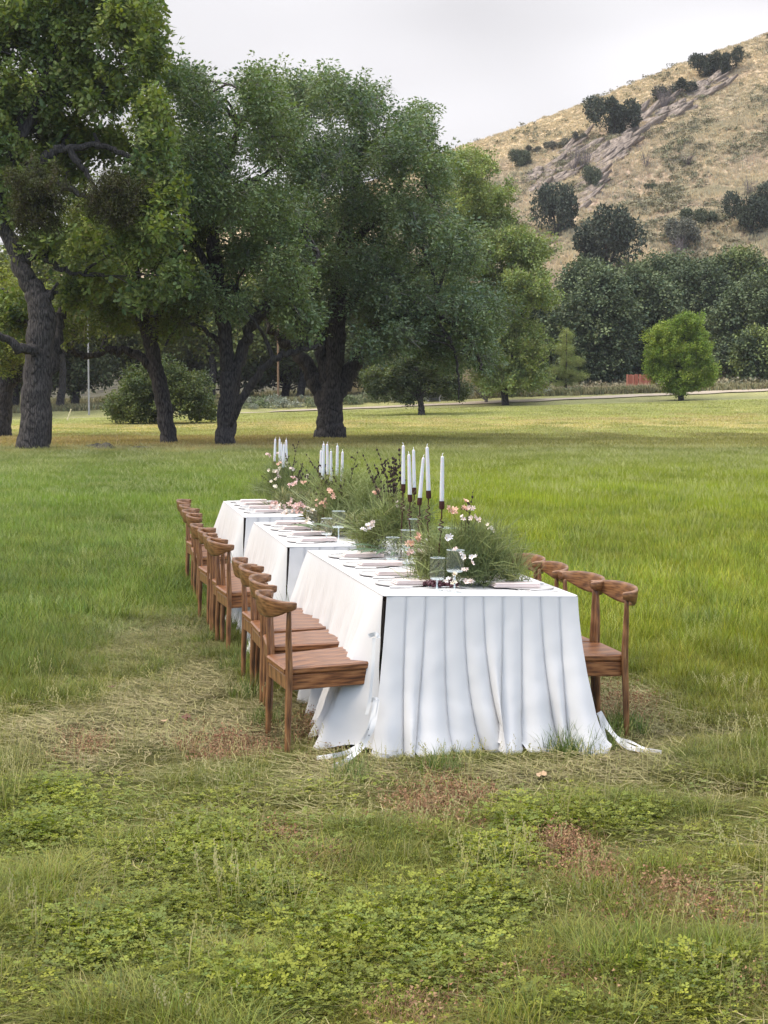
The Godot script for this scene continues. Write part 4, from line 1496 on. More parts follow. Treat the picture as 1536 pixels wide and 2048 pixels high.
func build_roadside() -> void:
	var g := rg(400)
	# sage bushes along the track
	var kinds := [bush_mesh(401, 6, 420, 0.16, 0.6), bush_mesh(402, 4, 360, 0.17, 0.55), bush_mesh(403, 8, 500, 0.15, 0.6)]
	var looks := []
	for c in [c3(0.26, 0.285, 0.21), c3(0.19, 0.22, 0.115), c3(0.30, 0.31, 0.24), c3(0.14, 0.18, 0.07)]:
		var m := plain(lin(c.r, c.g, c.b), 0.85)
		m.vertex_color_use_as_albedo = true
		m.backlight_enabled = true
		m.backlight = Color(0.3, 0.32, 0.25)
		looks.append(m)
	var spots := []
	var x := 470.0
	while x < 950.0:
		spots.append([x, 0])
		spots.append([x + 9.0, 1])
		x += g.randf_range(15, 22)
	x = 940.0
	while x < 1330.0:
		spots.append([x, 0])
		if x < 1210.0:
			spots.append([x + 8.0, 1])
		x += g.randf_range(14, 24)
	var names := ["silvery grey sage bush", "dull green sage bush", "pale silvery sage bush", "darker green low bush"]
	var ords := ["first", "second", "third", "fourth", "fifth", "sixth", "seventh", "eighth", "ninth", "tenth", "eleventh", "twelfth"]
	var count := {}
	var i := 0
	for q in spots:
		var px: float = q[0]
		var d: float = lerpf(109.5, 116.0, clampf((px - 540.0) / 1000.0, 0, 1)) + 2.6 + q[1] * 2.4 + g.randf() * 1.2
		var k := g.randi() % 4
		if px > 1160.0 and g.randf() < 0.5:
			k = 3
		var w: float = (px - 768.0) / FPX * d
		var s := g.randf_range(0.42, 0.95) * (1.0 if px < 1160.0 else 0.62)
		var o := piece("sage_bush", kinds[i % 3], looks[k], self, stand(w, d, Vector3(s, s * g.randf_range(0.8, 1.3), s), g.randf() * TAU))
		var near := "the widest oak" if px < 760.0 else ("the small dark tree" if px < 930.0 else ("the young conifer" if px < 1230.0 else "the red fence"))
		var row := "front row" if q[1] == 0 else "back row"
		var key: String = names[k] + near + row
		count[key] = count.get(key, -1) + 1
		tag(o, "%s from the left beyond %s, %s" % [ords[mini(count[key], 11)] + " " + names[k], near, row], "bush", "sage bushes along the dirt track")
		i += 1
	# the red board fence
	var fx0 := 1254.0
	var f0 := at(fx0, 783, 127.0)
	f0.y = ground_y(f0.x, 127.0)
	var fence := thing("board_fence", f0, "short red upright board fence behind the bright bushy tree", "fence")
	var bm := MB.new()
	bm.box(Vector3(0.145, 1.35, 0.025), Transform3D(Basis.IDENTITY, Vector3(0, 0.7, 0)), 0.006)
	var board := bm.mesh()
	for k in 27:
		var xx := k * 0.165
		var zz := -k * 0.03
		var b := piece("board", board, mats["red_board"] if k % 3 else mats["red_board_pale"], fence, Transform3D(Basis(Vector3(0, 0, 1), g.randf_range(-0.02, 0.02)), Vector3(xx, ground_y(f0.x + xx, 127.0 - zz) - f0.y - 0.05 + g.randf_range(-0.03, 0.03), zz)))
	for y in [0.3, 0.95]:
		var rm := MB.new()
		rm.box(Vector3(4.4, 0.09, 0.04), Transform3D.IDENTITY, 0.005)
		piece("rail", rm.mesh(), mats["red_board"], fence, Transform3D(Basis(Vector3.UP, 0.18), Vector3(2.15, y + 0.05, -0.44)))
	for k in 3:
		var pm := MB.new()
		pm.box(Vector3(0.1, 1.2, 0.1), Transform3D.IDENTITY, 0.006)
		piece("post", pm.mesh(), mats["red_board"], fence, Transform3D(Basis.IDENTITY, Vector3(0.1 + k * 2.0, 0.55, -0.12 - k * 0.36)))
	# poles
	for q in [[557, 806, 726, 4.2, 118.0, "pole_wood", "brown wooden utility pole behind the slanting limb of the two-stemmed oak"], [179, 812, 736, 3.4, 112.0, "pole_grey", "thin grey utility pole between the furrowed oak and the leaning oak"]]:
		var m: float = q[4] / FPX
		var bx: float = (q[0] - 768.0) * m
		var o := thing("utility_pole", Vector3(bx, ground_y(bx, q[4]), -q[4]), q[6], "pole")
		var pm := MB.new()
		var h := 7.5
		pm.lathe(PackedVector2Array([Vector2(q[3] * 0.55 * m, -0.3), Vector2(q[3] * 0.5 * m, h * 0.5), Vector2(q[3] * 0.42 * m, h), Vector2(0.0, h + 0.03)]), 10)
		piece("pole", pm.mesh(), mats[q[5]], o)
		var cm := MB.new()
		cm.box(Vector3(1.6, 0.11, 0.09), Transform3D(Basis.IDENTITY, Vector3(0, h - 0.5, 0.14)), 0.01)
		piece("crossarm", cm.mesh(), mats[q[5]], o)
	# the leaning pale stake
	var sp := at(134, 836, 96.0)
	sp.y = ground_y(sp.x, 96.0)
	var sm := MB.new()
	sm.lathe(PackedVector2Array([Vector2(0.035, -0.1), Vector2(0.035, 0.72), Vector2(0.03, 0.74), Vector2(0.0, 0.75)]), 8, Transform3D(Basis(Vector3(0, 0, 1), -0.34), Vector3.ZERO))
	tag(piece("marker_stake", sm.mesh(), mats["stake"], self, Transform3D(Basis.IDENTITY, sp)), "pale yellow marker stake leaning in the grass past the furrowed oak", "stake")
	# the dark slatted box under the small tree
	var bp := at(868, 806, 114.0)
	bp.y = ground_y(bp.x, 114.0)
	var bin := thing("slatted_box", bp, "dark slatted box by the track behind the small dark tree", "box")
	for k in 6:
		var lm := MB.new()
		lm.box(Vector3(0.8, 0.075, 0.5), Transform3D(Basis.IDENTITY, Vector3(0, 0.08 + k * 0.115, 0)), 0.01)
		piece("slat", lm.mesh(), mats["dark_slat"], bin)
	for k in [-1, 1]:
		var lm := MB.new()
		lm.box(Vector3(0.12, 0.8, 0.54), Transform3D(Basis.IDENTITY, Vector3(k * 0.4, 0.38, 0)), 0.01)
		piece("post", lm.mesh(), mats["pole_grey"], bin)

# ---------- tables ----------
const TABLE_TOP := 0.76
var which := ["near", "middle", "far"]

func skirt(L: float, kind: String, pleats: int, flare: float, sd: int, drop: float, c0 := 0.0, c1 := 0.0, spread := 0.08) -> ArrayMesh:
	# u runs along the edge (x), the cloth hangs down -y and swings out +z; c0, c1: extra swing at the two ends
	var g := rg(sd)
	var us := []       # [u, q (place in its pleat), k]
	if kind == "pleat":
		var w := L / pleats
		for k in pleats:
			for j in 9:
				var q := j / 8.0
				us.append([k * w + q * w, q, k, 0.0])
			if k < pleats - 1:
				us.append([(k + 1) * w - 0.004, 0.0, k, 1.0])
	else:
		var n := int(L / 0.011)
		for i in n + 1:
			us.append([L * i / n, 0.5, i, 0.0])
	var drift := []
	var bulge := []
	for k in pleats + 2:
		drift.append(g.randf_range(-1.0, 1.0) * 0.06)
		bulge.append(g.randf_range(0.35, 1.0))
	drift[0] = 0.0
	drift[pleats] = 0.0
	var rows := 34
	var mb := MB.new()
	for r in rows + 1:
		var t := float(r) / rows
		for e in us:
			var u: float = e[0]
			var out := 0.0
			var x := u
			var y := -drop * t
			var end0 := exp(-u / 0.22)
			var end1 := exp(-(L - u) / (0.22 if kind == "pleat" else 0.42))
			var tuck := 1.0 - 0.9 * exp(-(L - u) / 0.07) if kind == "gather" else 1.0
			out += (flare * pow(t, 1.35 if kind == "pleat" else 1.0) + (c0 * end0 + c1 * end1) * pow(t, 1.2 if kind == "pleat" else 0.75)) * tuck
			x += (u - L * 0.5) / L * spread * pow(t, 1.3)
			if kind == "pleat":
				var k: int = e[2]
				var q: float = e[1]
				var dq := lerpf(drift[k], drift[k + 1], q if e[3] < 0.5 else 1.0)
				x += dq * t * t * 1.7 + 0.05 * (u / L) * t * t * t
				var open := pow(t, 1.6)
				var rise: float = (0.001 + 0.0055 * q + 0.010 * q * t) * (0.4 + 0.6 * bulge[k])
				if e[3] > 0.5:
					rise = -0.001 - 0.020 * open
				else:
					rise += sin(PI * clampf(q * 1.02, 0, 1)) * bulge[k] * (0.0025 + 0.090 * open)
				out += rise + 0.022 * sin(TAU * u / 0.37 + sd) * t * t
				out += 0.012 * nz.get_noise_3d(u * 2.2, t * 2.4 + sd, 0.3) * t + 0.005 * nz.get_noise_3d(u * 9.0 + t * 3.0, t * 6.0, sd) * (0.3 + t)
				if t > 0.72:
					var z := (t - 0.72) / 0.28
					out += z * z * 0.05 * nz.get_noise_2d(u * 6.0, sd * 3.0)
					y += z * z * (0.10 * (1.0 - sin(PI * q)) * bulge[k] + 0.022 * nz2.get_noise_2d(u * 9.0, sd))
			else:
				var fine := sin(TAU * u / 0.052 + 2.2 * nz.get_noise_2d(u * 3.0, sd)) * (0.5 + 0.5 * nz2.get_noise_2d(u * 9.0, 3.0 + sd))
				var ph := TAU * u / 0.135 + 5.0 * nz.get_noise_2d(u * 1.3, sd + 7.0)
				var mid := sin(ph)
				var ph2 := TAU * u / 0.30 + 4.0 * nz.get_noise_2d(u * 0.9, sd + 17.0)
				var big := sin(ph2)
				out += fine * 0.0045 * (1.0 - t * 0.6) + mid * 0.011 * smoothstep(0.05, 0.6, t) * (1.0 - 0.5 * t) + big * 0.062 * pow(t, 2.0)
				out += 0.014 * nz.get_noise_2d(u * 4.0, t * 3.0 + sd) * t
				x += cos(ph2) * 0.035 * t * t
				if t > 0.75:
					var z := (t - 0.75) / 0.25
					y += z * z * (0.045 * (0.5 - 0.5 * big) + 0.02 * nz2.get_noise_2d(u * 6.0, sd))
					out += z * z * 0.02 * nz.get_noise_2d(u * 6.0, sd * 5.0)
			mb.p(Vector3(x, y, out), Vector2(u, y))
	var n := us.size()
	for r in rows:
		for i in n - 1:
			var a := r * n + i
			mb.q(a, a + 1, a + n + 1, a + n)
	return mb.mesh()

func build_tables() -> void:
	var specs := [[-0.019, 7.738, 11.5, 0.955, 2.33, -0.026], [-0.613, 10.391, 10.4, 0.96, 2.05, -0.006], [-1.102, 12.952, 10.1, 0.96, 2.04, -0.004]]
	for i in 3:
		var s: Array = specs[i]
		var W: float = s[3]
		var L: float = s[4]
		var tr := Transform3D(Basis(Vector3.UP, deg_to_rad(s[2])) * Basis(Vector3(0, 0, 1), s[5]), Vector3(s[0], ground_y(s[0], s[1]), -s[1]))
		tables.append([tr, W, L])
		var tb := thing("banquet_table", tr.origin, ["near long table hidden under white cloth, dark legs behind the corner slit", "middle long table hidden under white cloth between the other two", "far long table hidden under white cloth, at the end of the row"][i], "table", "long tables in a row on the grass")
		tb.transform = tr
		var m := MB.new()
		m.box(Vector3(W - 0.03, 0.03, L - 0.03), Transform3D(Basis.IDENTITY, Vector3(W * 0.5, 0.735, -L * 0.5)), 0.004)
		piece("tabletop", m.mesh(), mats["dark_wood"], tb)
		for c in [[0.05, -0.05], [W - 0.05, -0.05], [0.05, -L + 0.05], [W - 0.05, -L + 0.05]]:
			var l := MB.new()
			l.box(Vector3(0.06, 0.76, 0.06), Transform3D(Basis.IDENTITY, Vector3(c[0], 0.34, c[1])), 0.004)
			piece("leg", l.mesh(), mats["dark_wood"], tb)
		# the cloth
		var cl := thing("tablecloth", tr.origin, ["white floor-length cloth with pleated end and trailing ties on the near table", "white floor-length cloth with gathered skirt on the middle table", "white floor-length cloth on the far table at the end of the row"][i], "tablecloth", "white tablecloths")
		cl.transform = tr
		var top := MB.new()
		var nx := 30
		var ny := 60
		for a in ny + 1:
			for b in nx + 1:
				var x := W * b / nx
				var z := -L * a / ny
				var edge := minf(minf(x, W - x), minf(-z, L + z))
				var y := TABLE_TOP + 0.0016 * nz.get_noise_2d(x * 5.0 + i * 9.0, z * 3.0) * smoothstep(0.0, 0.05, edge) - 0.006 * (1.0 - smoothstep(0.0, 0.02, edge))
				# creases left from folding
				y += 0.0012 * exp(-pow((x - W * 0.5) / 0.006, 2.0))
				top.p(Vector3(x, y, z), Vector2(x, z))
		for a in ny:
			for b in nx:
				var k := a * (nx + 1) + b
				top.q(k, k + nx + 1, k + nx + 2, k + 1)
		piece("top_panel", top.mesh(), mats["cloth"], cl)
		var hem := MB.new()
		for run in [[Vector3(0.012, 0.754, 0.001), Vector3(W - 0.012, 0.754, 0.001)], [Vector3(-0.001, 0.754, -0.012), Vector3(-0.001, 0.754, -L + 0.012)], [Vector3(W + 0.001, 0.754, -0.012), Vector3(W + 0.001, 0.754, -L + 0.012)]]:
			hem.tube(PackedVector3Array([run[0], run[1]]), PackedFloat32Array([0.0045, 0.0045]), 6, true)
		piece("top_seam", hem.mesh(), mats["cloth"], cl)
		var drop := 0.768
		piece("front_skirt", skirt(W - 0.012, "pleat", 10, 0.125, 11 + i, drop, 0.02, 0.05, 0.16), mats["cloth"], cl, Transform3D(Basis.IDENTITY, Vector3(0.012, 0.752, 0.002)))
		piece("side_skirt", skirt(L - 0.02, "gather", 12, 0.15, 21 + i, drop, 0.08, 0.19 if i == 0 else 0.12, 0.14), mats["cloth"], cl, Transform3D(Basis(Vector3.UP, -PI / 2), Vector3(-0.002, 0.752, -L + 0.005)))
		piece("side_skirt", skirt(L - 0.02, "gather", 12, 0.07, 31 + i, drop, 0.0, 0.02, 0.1), mats["cloth"], cl, Transform3D(Basis(Vector3.UP, PI / 2), Vector3(W + 0.002, 0.752, -0.015)))
		piece("back_skirt", skirt(W - 0.02, "pleat", 10, 0.10, 41 + i, drop, 0.05, 0.05, 0.2), mats["cloth"], cl, Transform3D(Basis(Vector3.UP, PI), Vector3(W - 0.01, 0.752, -L - 0.002)))
		if i == 0:
			build_ties(cl, tr)

func build_ties(cl: Node3D, tr: Transform3D) -> void:
	var inv := tr.affine_inverse()
	# two short ties across the slit at the corner, the lower one with long ends that trail on the grass
	var sets := [
		[[[737, 1272, 7.66], [752, 1268, 7.66], [757, 1276, 7.655]], 0.02],
		[[[738, 1402, 7.60], [752, 1398, 7.60], [757, 1404, 7.6]], 0.02],
		[[[748, 1276, 7.65], [746, 1330, 7.62], [740, 1398, 7.58], [733, 1430, 7.57]], 0.016],
		[[[751, 1400, 7.59], [744, 1440, 7.56], [728, 1478, 7.53], [700, 1502, 7.52], [668, 1511, 7.50], [633, 1516, 7.50]], 0.022],
		[[[754, 1402, 7.59], [746, 1450, 7.55], [727, 1490, 7.50], [700, 1515, 7.44], [680, 1528, 7.40], [664, 1541, 7.36]], 0.024],
		[[[1198, 1424, 7.86], [1214, 1452, 7.84], [1236, 1478, 7.80], [1258, 1494, 7.76], [1285, 1505, 7.72], [1323, 1512, 7.66]], 0.028],
		[[[1238, 1477, 7.80], [1262, 1484, 7.78], [1285, 1495, 7.74], [1306, 1506, 7.69]], 0.012],
		[[[1200, 1428, 7.85], [1207, 1462, 7.82], [1217, 1494, 7.80]], 0.016]]
	for s in sets:
		var c := []
		for q in s[0]:
			var p := at(q[0], q[1], q[2])
			p.y = maxf(p.y, ground_y(p.x, -p.z) + 0.025)
			c.append(inv * p)
		var pts := curve(c, 6)
		var mb := MB.new()
		var start := 0
		for k in pts.size():
			var dir: Vector3 = (pts[mini(k + 1, pts.size() - 1)] - pts[maxi(k - 1, 0)]).normalized()
			var face := Vector3(0, 0.35, 1).normalized().rotated(dir, 0.5 * sin(k * 0.5))
			var side := dir.cross(face).normalized()
			mb.p(pts[k] - side * s[1] * 0.5)
			mb.p(pts[k] + side * s[1] * 0.5)
		for k in pts.size() - 1:
			mb.q(k * 2, k * 2 + 1, k * 2 + 3, k * 2 + 2)
		var rb := piece("ribbon", mb.mesh(), mats["ribbon"], cl)
		if s[1] > 0.02 and s[0].size() > 4:
			var sm := MB.new()
			for k in range(9, pts.size() - 3, 5):
				sm.ball(pts[k] + Vector3(0, 0.003, 0.003), Vector3(0.0035, 0.002, 0.0035), 4, 6)
			piece("stud", sm.mesh(), mats["stud"], rb).set_meta("kind", "stuff")

# ---------- chairs ----------
func make_chair(label: String) -> Node3D:
	var t := thing("wooden_chair", Vector3.ZERO, label, "chair", "brown wooden chairs along the tables")
	# seat: one thick board, a little wider and higher in front
	var poly := PackedVector2Array()
	for c in [[-0.215, -0.205], [0.175, -0.247], [0.21, -0.235], [0.215, -0.20], [0.215, 0.20], [0.21, 0.235], [0.175, 0.247], [-0.215, 0.205]]:
		poly.append(Vector2(c[0], c[1]))
	var mb := MB.new()
	mb.slab(poly, -0.036, 0.0, 0.008)
	var tilt := Basis(Vector3(0, 0, 1), 0.05)
	piece("seat", mb.mesh(), mats["wood_seat"], t, Transform3D(tilt, Vector3(0, 0.437, 0)))
	for z in [-1.0, 1.0]:
		var a := MB.new()
		a.box(Vector3(0.368, 0.072, 0.022), Transform3D.IDENTITY, 0.004)
		piece("apron", a.mesh(), mats["wood_seat"], t, Transform3D(Basis(Vector3.UP, -z * 0.09) * tilt, Vector3(0.002, 0.364, z * 0.212)))
	for x in [-0.195, 0.188]:
		var a := MB.new()
		a.box(Vector3(0.022, 0.07, 0.39 if x < 0 else 0.42), Transform3D.IDENTITY, 0.004)
		piece("apron", a.mesh(), mats["wood_post"], t, Transform3D(Basis.IDENTITY, Vector3(x, 0.364 + x * 0.05, 0)))
	for z in [-1.0, 1.0]:
		var m := MB.new()
		var c := curve([Vector3(-0.205, -0.02, z * 0.225), Vector3(-0.20, 0.2, z * 0.222), Vector3(-0.193, 0.40, z * 0.218), Vector3(-0.196, 0.56, z * 0.222), Vector3(-0.195, 0.70, z * 0.232)], 5)
		m.tube(c, radii([0.0125, 0.0160, 0.0178, 0.0150, 0.0105], 5), 14)
		piece("leg", m.mesh(), mats["wood_post"], t)
		var f := MB.new()
		f.tube(curve([Vector3(0.197, -0.02, z * 0.222), Vector3(0.194, 0.2, z * 0.22), Vector3(0.190, 0.42, z * 0.218)], 4), radii([0.0125, 0.0165, 0.0175], 4), 14)
		piece("leg", f.mesh(), mats["wood_post"], t)
	# backrest: a deep curved rail, tall behind, tapering into blunt arms
	var b := MB.new()
	var n := 30
	var ring := 10
	for i in n + 1:
		var e := lerpf(-1.0, 1.0, float(i) / n)
		var ph := e * deg_to_rad(104.0)
		var ctr := Vector3(-0.196 - 0.084 * cos(ph), 0.0, 0.252 * sin(ph))
		var tan := Vector3(0.084 * sin(ph), 0, 0.252 * cos(ph)).normalized()
		var nrm := Vector3(-tan.z, 0, tan.x)
		var s := smoothstep(0.15, 1.0, absf(e))
		var h := lerpf(0.104, 0.042, s)
		var th := lerpf(0.024, 0.036, smoothstep(0.5, 1.0, absf(e)))
		var ytop := 0.757 - 0.012 * s
		var ends := 1.0 - 0.14 * smoothstep(0.96, 1.0, absf(e))
		for k in ring:
			var a := TAU * k / ring
			var cx := signf(cos(a)) * pow(absf(cos(a)), 0.55)
			var cy := signf(sin(a)) * pow(absf(sin(a)), 0.55)
			# the rail leans back a little
			var yy := ytop - h * 0.5 + cy * h * 0.5 * ends
			b.p(ctr + nrm * (cx * th * 0.5 * ends + (yy - 0.70) * 0.16) + Vector3(0, yy, 0))
	for i in n:
		for k in ring:
			var k2 := (k + 1) % ring
			b.q(i * ring + k, (i + 1) * ring + k, (i + 1) * ring + k2, i * ring + k2)
	for side in [0, n]:
		var cc := Vector3.ZERO
		var first := b.v.size()
		for k in ring:
			var pt := b.v[side * ring + k]
			b.p(pt)
			cc += pt
		var ci := b.p(cc / ring)
		for k in ring:
			if side == 0:
				b.t(ci, first + k, first + (k + 1) % ring)
			else:
				b.t(ci, first + (k + 1) % ring, first + k)
	piece("backrest", b.mesh(), mats["wood_rail"], t)
	return t

func build_chairs() -> void:
	var order := ["first", "second", "third", "fourth"]
	var first: Node3D = null
	# the rearmost point of each backrest on the ground plan (x, metres away), and which way the chair faces
	var rows := [[0, 1, [[-0.600, 7.86], [-0.700, 8.55], [-0.795, 9.08], [-0.872, 9.56]]], [0, -1, [[1.243, 8.30], [1.135, 8.76], [1.024, 9.31], [0.930, 9.81]]],
		[1, 1, [[-1.164, 10.91], [-1.237, 11.31], [-1.330, 11.77], [-1.424, 12.16]]], [2, 1, [[-1.602, 13.35], [-1.687, 13.76], [-1.772, 14.33], [-1.880, 14.95]]]]
	for r in rows:
		for k in 4:
			var q: Array = r[2][k]
			var jit := 0.09 * sin(q[0] * 91.0)
			var turn: float = deg_to_rad(11.0) + jit + (0.0 if r[1] > 0 else PI)
			var face := Vector3(cos(turn), 0, -sin(turn))
			var pos := Vector3(q[0], 0, -q[1]) + face * 0.292
			pos.y = ground_y(pos.x, -pos.z) - 0.004
			var label := "%s wooden chair from the camera, along the %s side of the %s table" % [order[k], "left" if r[1] > 0 else "right", which[r[0]]]
			if first == null:
				first = make_chair(label)
				first.position = pos
				first.rotation.y = turn
			else:
				again(first, pos, turn, label)

# ---------- place settings ----------
func on_cloth(i: int, w: float, s: float, lift := 0.0) -> Vector3:
	var t: Transform3D = tables[i][0]
	return t * Vector3(w, TABLE_TOP + 0.001 + lift, -s)

func lay(src: Node3D, i: int, w: float, s: float, turn: float, label: String, lift := 0.0) -> void:
	var t: Transform3D = tables[i][0]
	var o := src
	if src.has_meta("placed"):
		var stem := String(src.name)
		o = src.duplicate()
		o.name = numbered(stem)
		o.remove_meta("placed")
		add_child(o)
	else:
		src.set_meta("placed", true)
	o.transform = Transform3D(t.basis * Basis(Vector3.UP, turn), on_cloth(i, w, s, lift))
	o.set_meta("label", label)

func fork_mesh() -> ArrayMesh:
	var m := MB.new()
	m.tube(PackedVector3Array([Vector3(-0.1, 0.004, 0), Vector3(-0.04, 0.006, 0), Vector3(0.03, 0.008, 0), Vector3(0.045, 0.006, 0)]), PackedFloat32Array([0.0042, 0.0034, 0.0024, 0.004]), 8)
	m.box(Vector3(0.022, 0.003, 0.02), Transform3D(Basis.IDENTITY, Vector3(0.055, 0.006, 0)), 0.001)
	for z in [-0.0085, -0.0028, 0.0028, 0.0085]:
		m.tube(PackedVector3Array([Vector3(0.063, 0.006, z), Vector3(0.085, 0.005, z), Vector3(0.105, 0.009, z)]), PackedFloat32Array([0.0016, 0.0015, 0.0008]), 6)
	return m.mesh()

func knife_mesh() -> ArrayMesh:
	var m := MB.new()
	m.tube(PackedVector3Array([Vector3(-0.115, 0.005, 0), Vector3(-0.07, 0.006, 0), Vector3(0.0, 0.006, 0)]), PackedFloat32Array([0.0055, 0.0062, 0.0042]), 8)
	m.slab(PackedVector2Array([Vector2(0.0, -0.005), Vector2(0.09, -0.008), Vector2(0.112, -0.002), Vector2(0.115, 0.004), Vector2(0.0, 0.005)]), 0.005, 0.0065, 0.0005)
	return m.mesh()

func spoon_mesh() -> ArrayMesh:
	var m := MB.new()
	m.tube(PackedVector3Array([Vector3(-0.1, 0.004, 0), Vector3(-0.03, 0.006, 0), Vector3(0.045, 0.008, 0)]), PackedFloat32Array([0.0042, 0.0032, 0.0022]), 8)
	m.ball(Vector3(0.07, 0.008, 0), Vector3(0.03, 0.004, 0.02), 6, 14)
	return m.mesh()

func glass_mesh(bowl_r: float, bowl_h: float, stem_h: float, foot_r: float) -> Array:
	var bowl := MB.new()
	var y0 := stem_h
	bowl.lathe(PackedVector2Array([Vector2(0.0, y0), Vector2(bowl_r * 0.55, y0 + 0.001), Vector2(bowl_r * 0.93, y0 + 0.005), Vector2(bowl_r, y0 + 0.014), Vector2(bowl_r, y0 + bowl_h * 0.6), Vector2(bowl_r * 1.01, y0 + bowl_h)]), 40)
	var lip := PackedVector3Array()
	for k in 41:
		lip.append(Vector3(cos(TAU * k / 40.0) * bowl_r * 1.005, y0 + bowl_h, sin(TAU * k / 40.0) * bowl_r * 1.005))
	var edge := MB.new()
	edge.tube(lip, radii([0.0013, 0.0013], 40), 5, false)
	edge.lathe(PackedVector2Array([Vector2(0.0, y0 - 0.002), Vector2(bowl_r * 0.8, y0 - 0.001), Vector2(bowl_r * 0.97, y0 + 0.006), Vector2(bowl_r * 0.8, y0 + 0.007), Vector2(0.0, y0 + 0.006)]), 32)
	var stem := MB.new()
	stem.lathe(PackedVector2Array([Vector2(foot_r, 0.0), Vector2(foot_r, 0.002), Vector2(foot_r * 0.4, 0.005), Vector2(0.0045, 0.012), Vector2(0.0038, stem_h * 0.6), Vector2(0.006, stem_h)]), 28)
	return [bowl.mesh(), stem.mesh(), edge.mesh()]

func build_settings() -> void:
	var order := ["first", "second", "third", "fourth"]
	var gl := mats["glass"] as StandardMaterial3D
	# a plate with a thin dark edge, the folded napkin, knife, fork and spoon
	var pm := MB.new()
	pm.lathe(PackedVector2Array([Vector2(0.0, 0.003), Vector2(0.075, 0.003), Vector2(0.082, 0.0), Vector2(0.10, 0.001), Vector2(0.131, 0.0045), Vector2(0.1345, 0.0065), Vector2(0.131, 0.0078), Vector2(0.10, 0.006), Vector2(0.0, 0.006)]), 48)
	var plate := thing("dinner_plate", Vector3.ZERO, "", "plate", "pale dinner plates on the tables")
	piece("dish", pm.mesh(), mats["china"], plate)
	var rim := MB.new()
	var ring := PackedVector3Array()
	for k in 41:
		ring.append(Vector3(cos(TAU * k / 40.0), 0, sin(TAU * k / 40.0)) * 0.134 + Vector3(0, 0.0066, 0))
	rim.tube(ring, radii([0.0014, 0.0014], 40), 5, false)
	piece("rim", rim.mesh(), mats["china_rim"], plate)
	var nm := MB.new()
	for k in 3:
		nm.box(Vector3(0.235 - k * 0.004, 0.0065, 0.105 - k * 0.003), Transform3D(Basis(Vector3.UP, 0.012 * (k - 1)), Vector3(0.002 * k, 0.004 + k * 0.0068, 0)), 0.003)
	var nap := thing("folded_napkin", Vector3.ZERO, "", "napkin", "blush napkins on the plates")
	piece("fold", nm.mesh(), mats["napkin"], nap)
	nap.get_child(0).set_meta("kind", "stuff")
	var fork := piece("fork", fork_mesh(), mats["steel"], self)
	tag(fork, "", "fork", "silver forks on the tables")
	var knife := piece("table_knife", knife_mesh(), mats["steel"], self)
	tag(knife, "", "knife", "silver knives on the tables")
	var spoon := piece("spoon", spoon_mesh(), mats["steel"], self)
	tag(spoon, "", "spoon", "silver spoons on the tables")
	var rows := [[0, "left", 0.175, [0.42, 0.85, 1.345, 1.84]], [0, "right", 0.79, [0.30, 0.72]], [1, "left", 0.165, [0.30, 0.78, 1.26, 1.73]], [2, "left", 0.165, [0.44, 0.90, 1.33, 1.72]]]
	for r in rows:
		for k in r[3].size():
			var i: int = r[0]
			var s: float = r[3][k]
			var w: float = r[2]
			var sg := 1.0 if r[1] == "left" else -1.0
			var where := "%s place on the %s side of the %s table" % [order[k], r[1], which[i]]
			lay(plate, i, w, s, 0.0, "pale plate at the " + where)
			lay(nap, i, w + sg * 0.07, s - 0.02, 0.06 * sin(s * 20.0), "folded blush napkin across the plate, " + where, 0.0075)
			lay(fork, i, w + 0.01, s + sg * 0.165, 0.05 + (0.0 if sg > 0 else PI), "fork beside the plate at the " + where)
			lay(knife, i, w + 0.02, s - sg * 0.165, -0.04 + (0.0 if sg > 0 else PI), "knife beside the plate at the " + where)
			if i == 0:
				lay(spoon, i, w + sg * 0.2, s - sg * 0.145, -0.1 + (0.0 if sg > 0 else PI), "spoon beside the knife at the " + where)
	# stemmed cylinder glasses: [table, w, s, bowl radius, bowl height, stem, label]
	for q in [[0, 0.365, 0.095, 0.043, 0.105, 0.100, "tall-stemmed cylinder wine glass closest to the pleated end of the near table"],
		[0, 0.295, 0.165, 0.036, 0.105, 0.055, "short-stemmed cylinder glass beside the dark grapes"],
		[0, 0.352, 1.50, 0.039, 0.125, 0.022, "clear straight glass beside the green strap leaves"],
		[0, 0.450, 1.55, 0.042, 0.115, 0.070, "stemmed glass just behind the clear straight glass"],
		[0, 0.405, 1.36, 0.030, 0.090, 0.012, "small tumbler in front of the stemmed glass"],
		[0, 0.52, 1.75, 0.030, 0.125, 0.110, "narrow tall glass rising behind the stemmed glass"],
		[0, 0.38, 1.95, 0.043, 0.12, 0.095, "faint wine glass among the ferny green at the back of the near table"],
		[0, 0.60, 1.22, 0.048, 0.12, 0.105, "wide wine glass under the candlesticks in the middle of the near table"],
		[0, 0.64, 1.45, 0.043, 0.11, 0.10, "wine glass behind the wide glass under the candlesticks"],
		[1, 0.345, 0.13, 0.043, 0.105, 0.105, "tall-stemmed wine glass at the near end of the middle table"],
		[1, 0.285, 0.25, 0.037, 0.105, 0.05, "short-stemmed glass beside the tall-stemmed one on the middle table"],
		[1, 0.295, 1.02, 0.037, 0.105, 0.045, "cylinder glass beside the pink flowers on the middle table"]]:
		var gm := glass_mesh(q[3], q[4], q[5], q[3] * 0.82)
		var o := thing("stemmed_glass", on_cloth(q[0], q[1], q[2]), q[6], "glass", "clear glasses on the tables")
		var t: Transform3D = tables[q[0]][0]
		o.basis = t.basis
		piece("bowl", gm[0], gl, o)
		piece("stem", gm[1], mats["glass_edge"], o)
		piece("rim", gm[2], mats["glass_edge"], o)

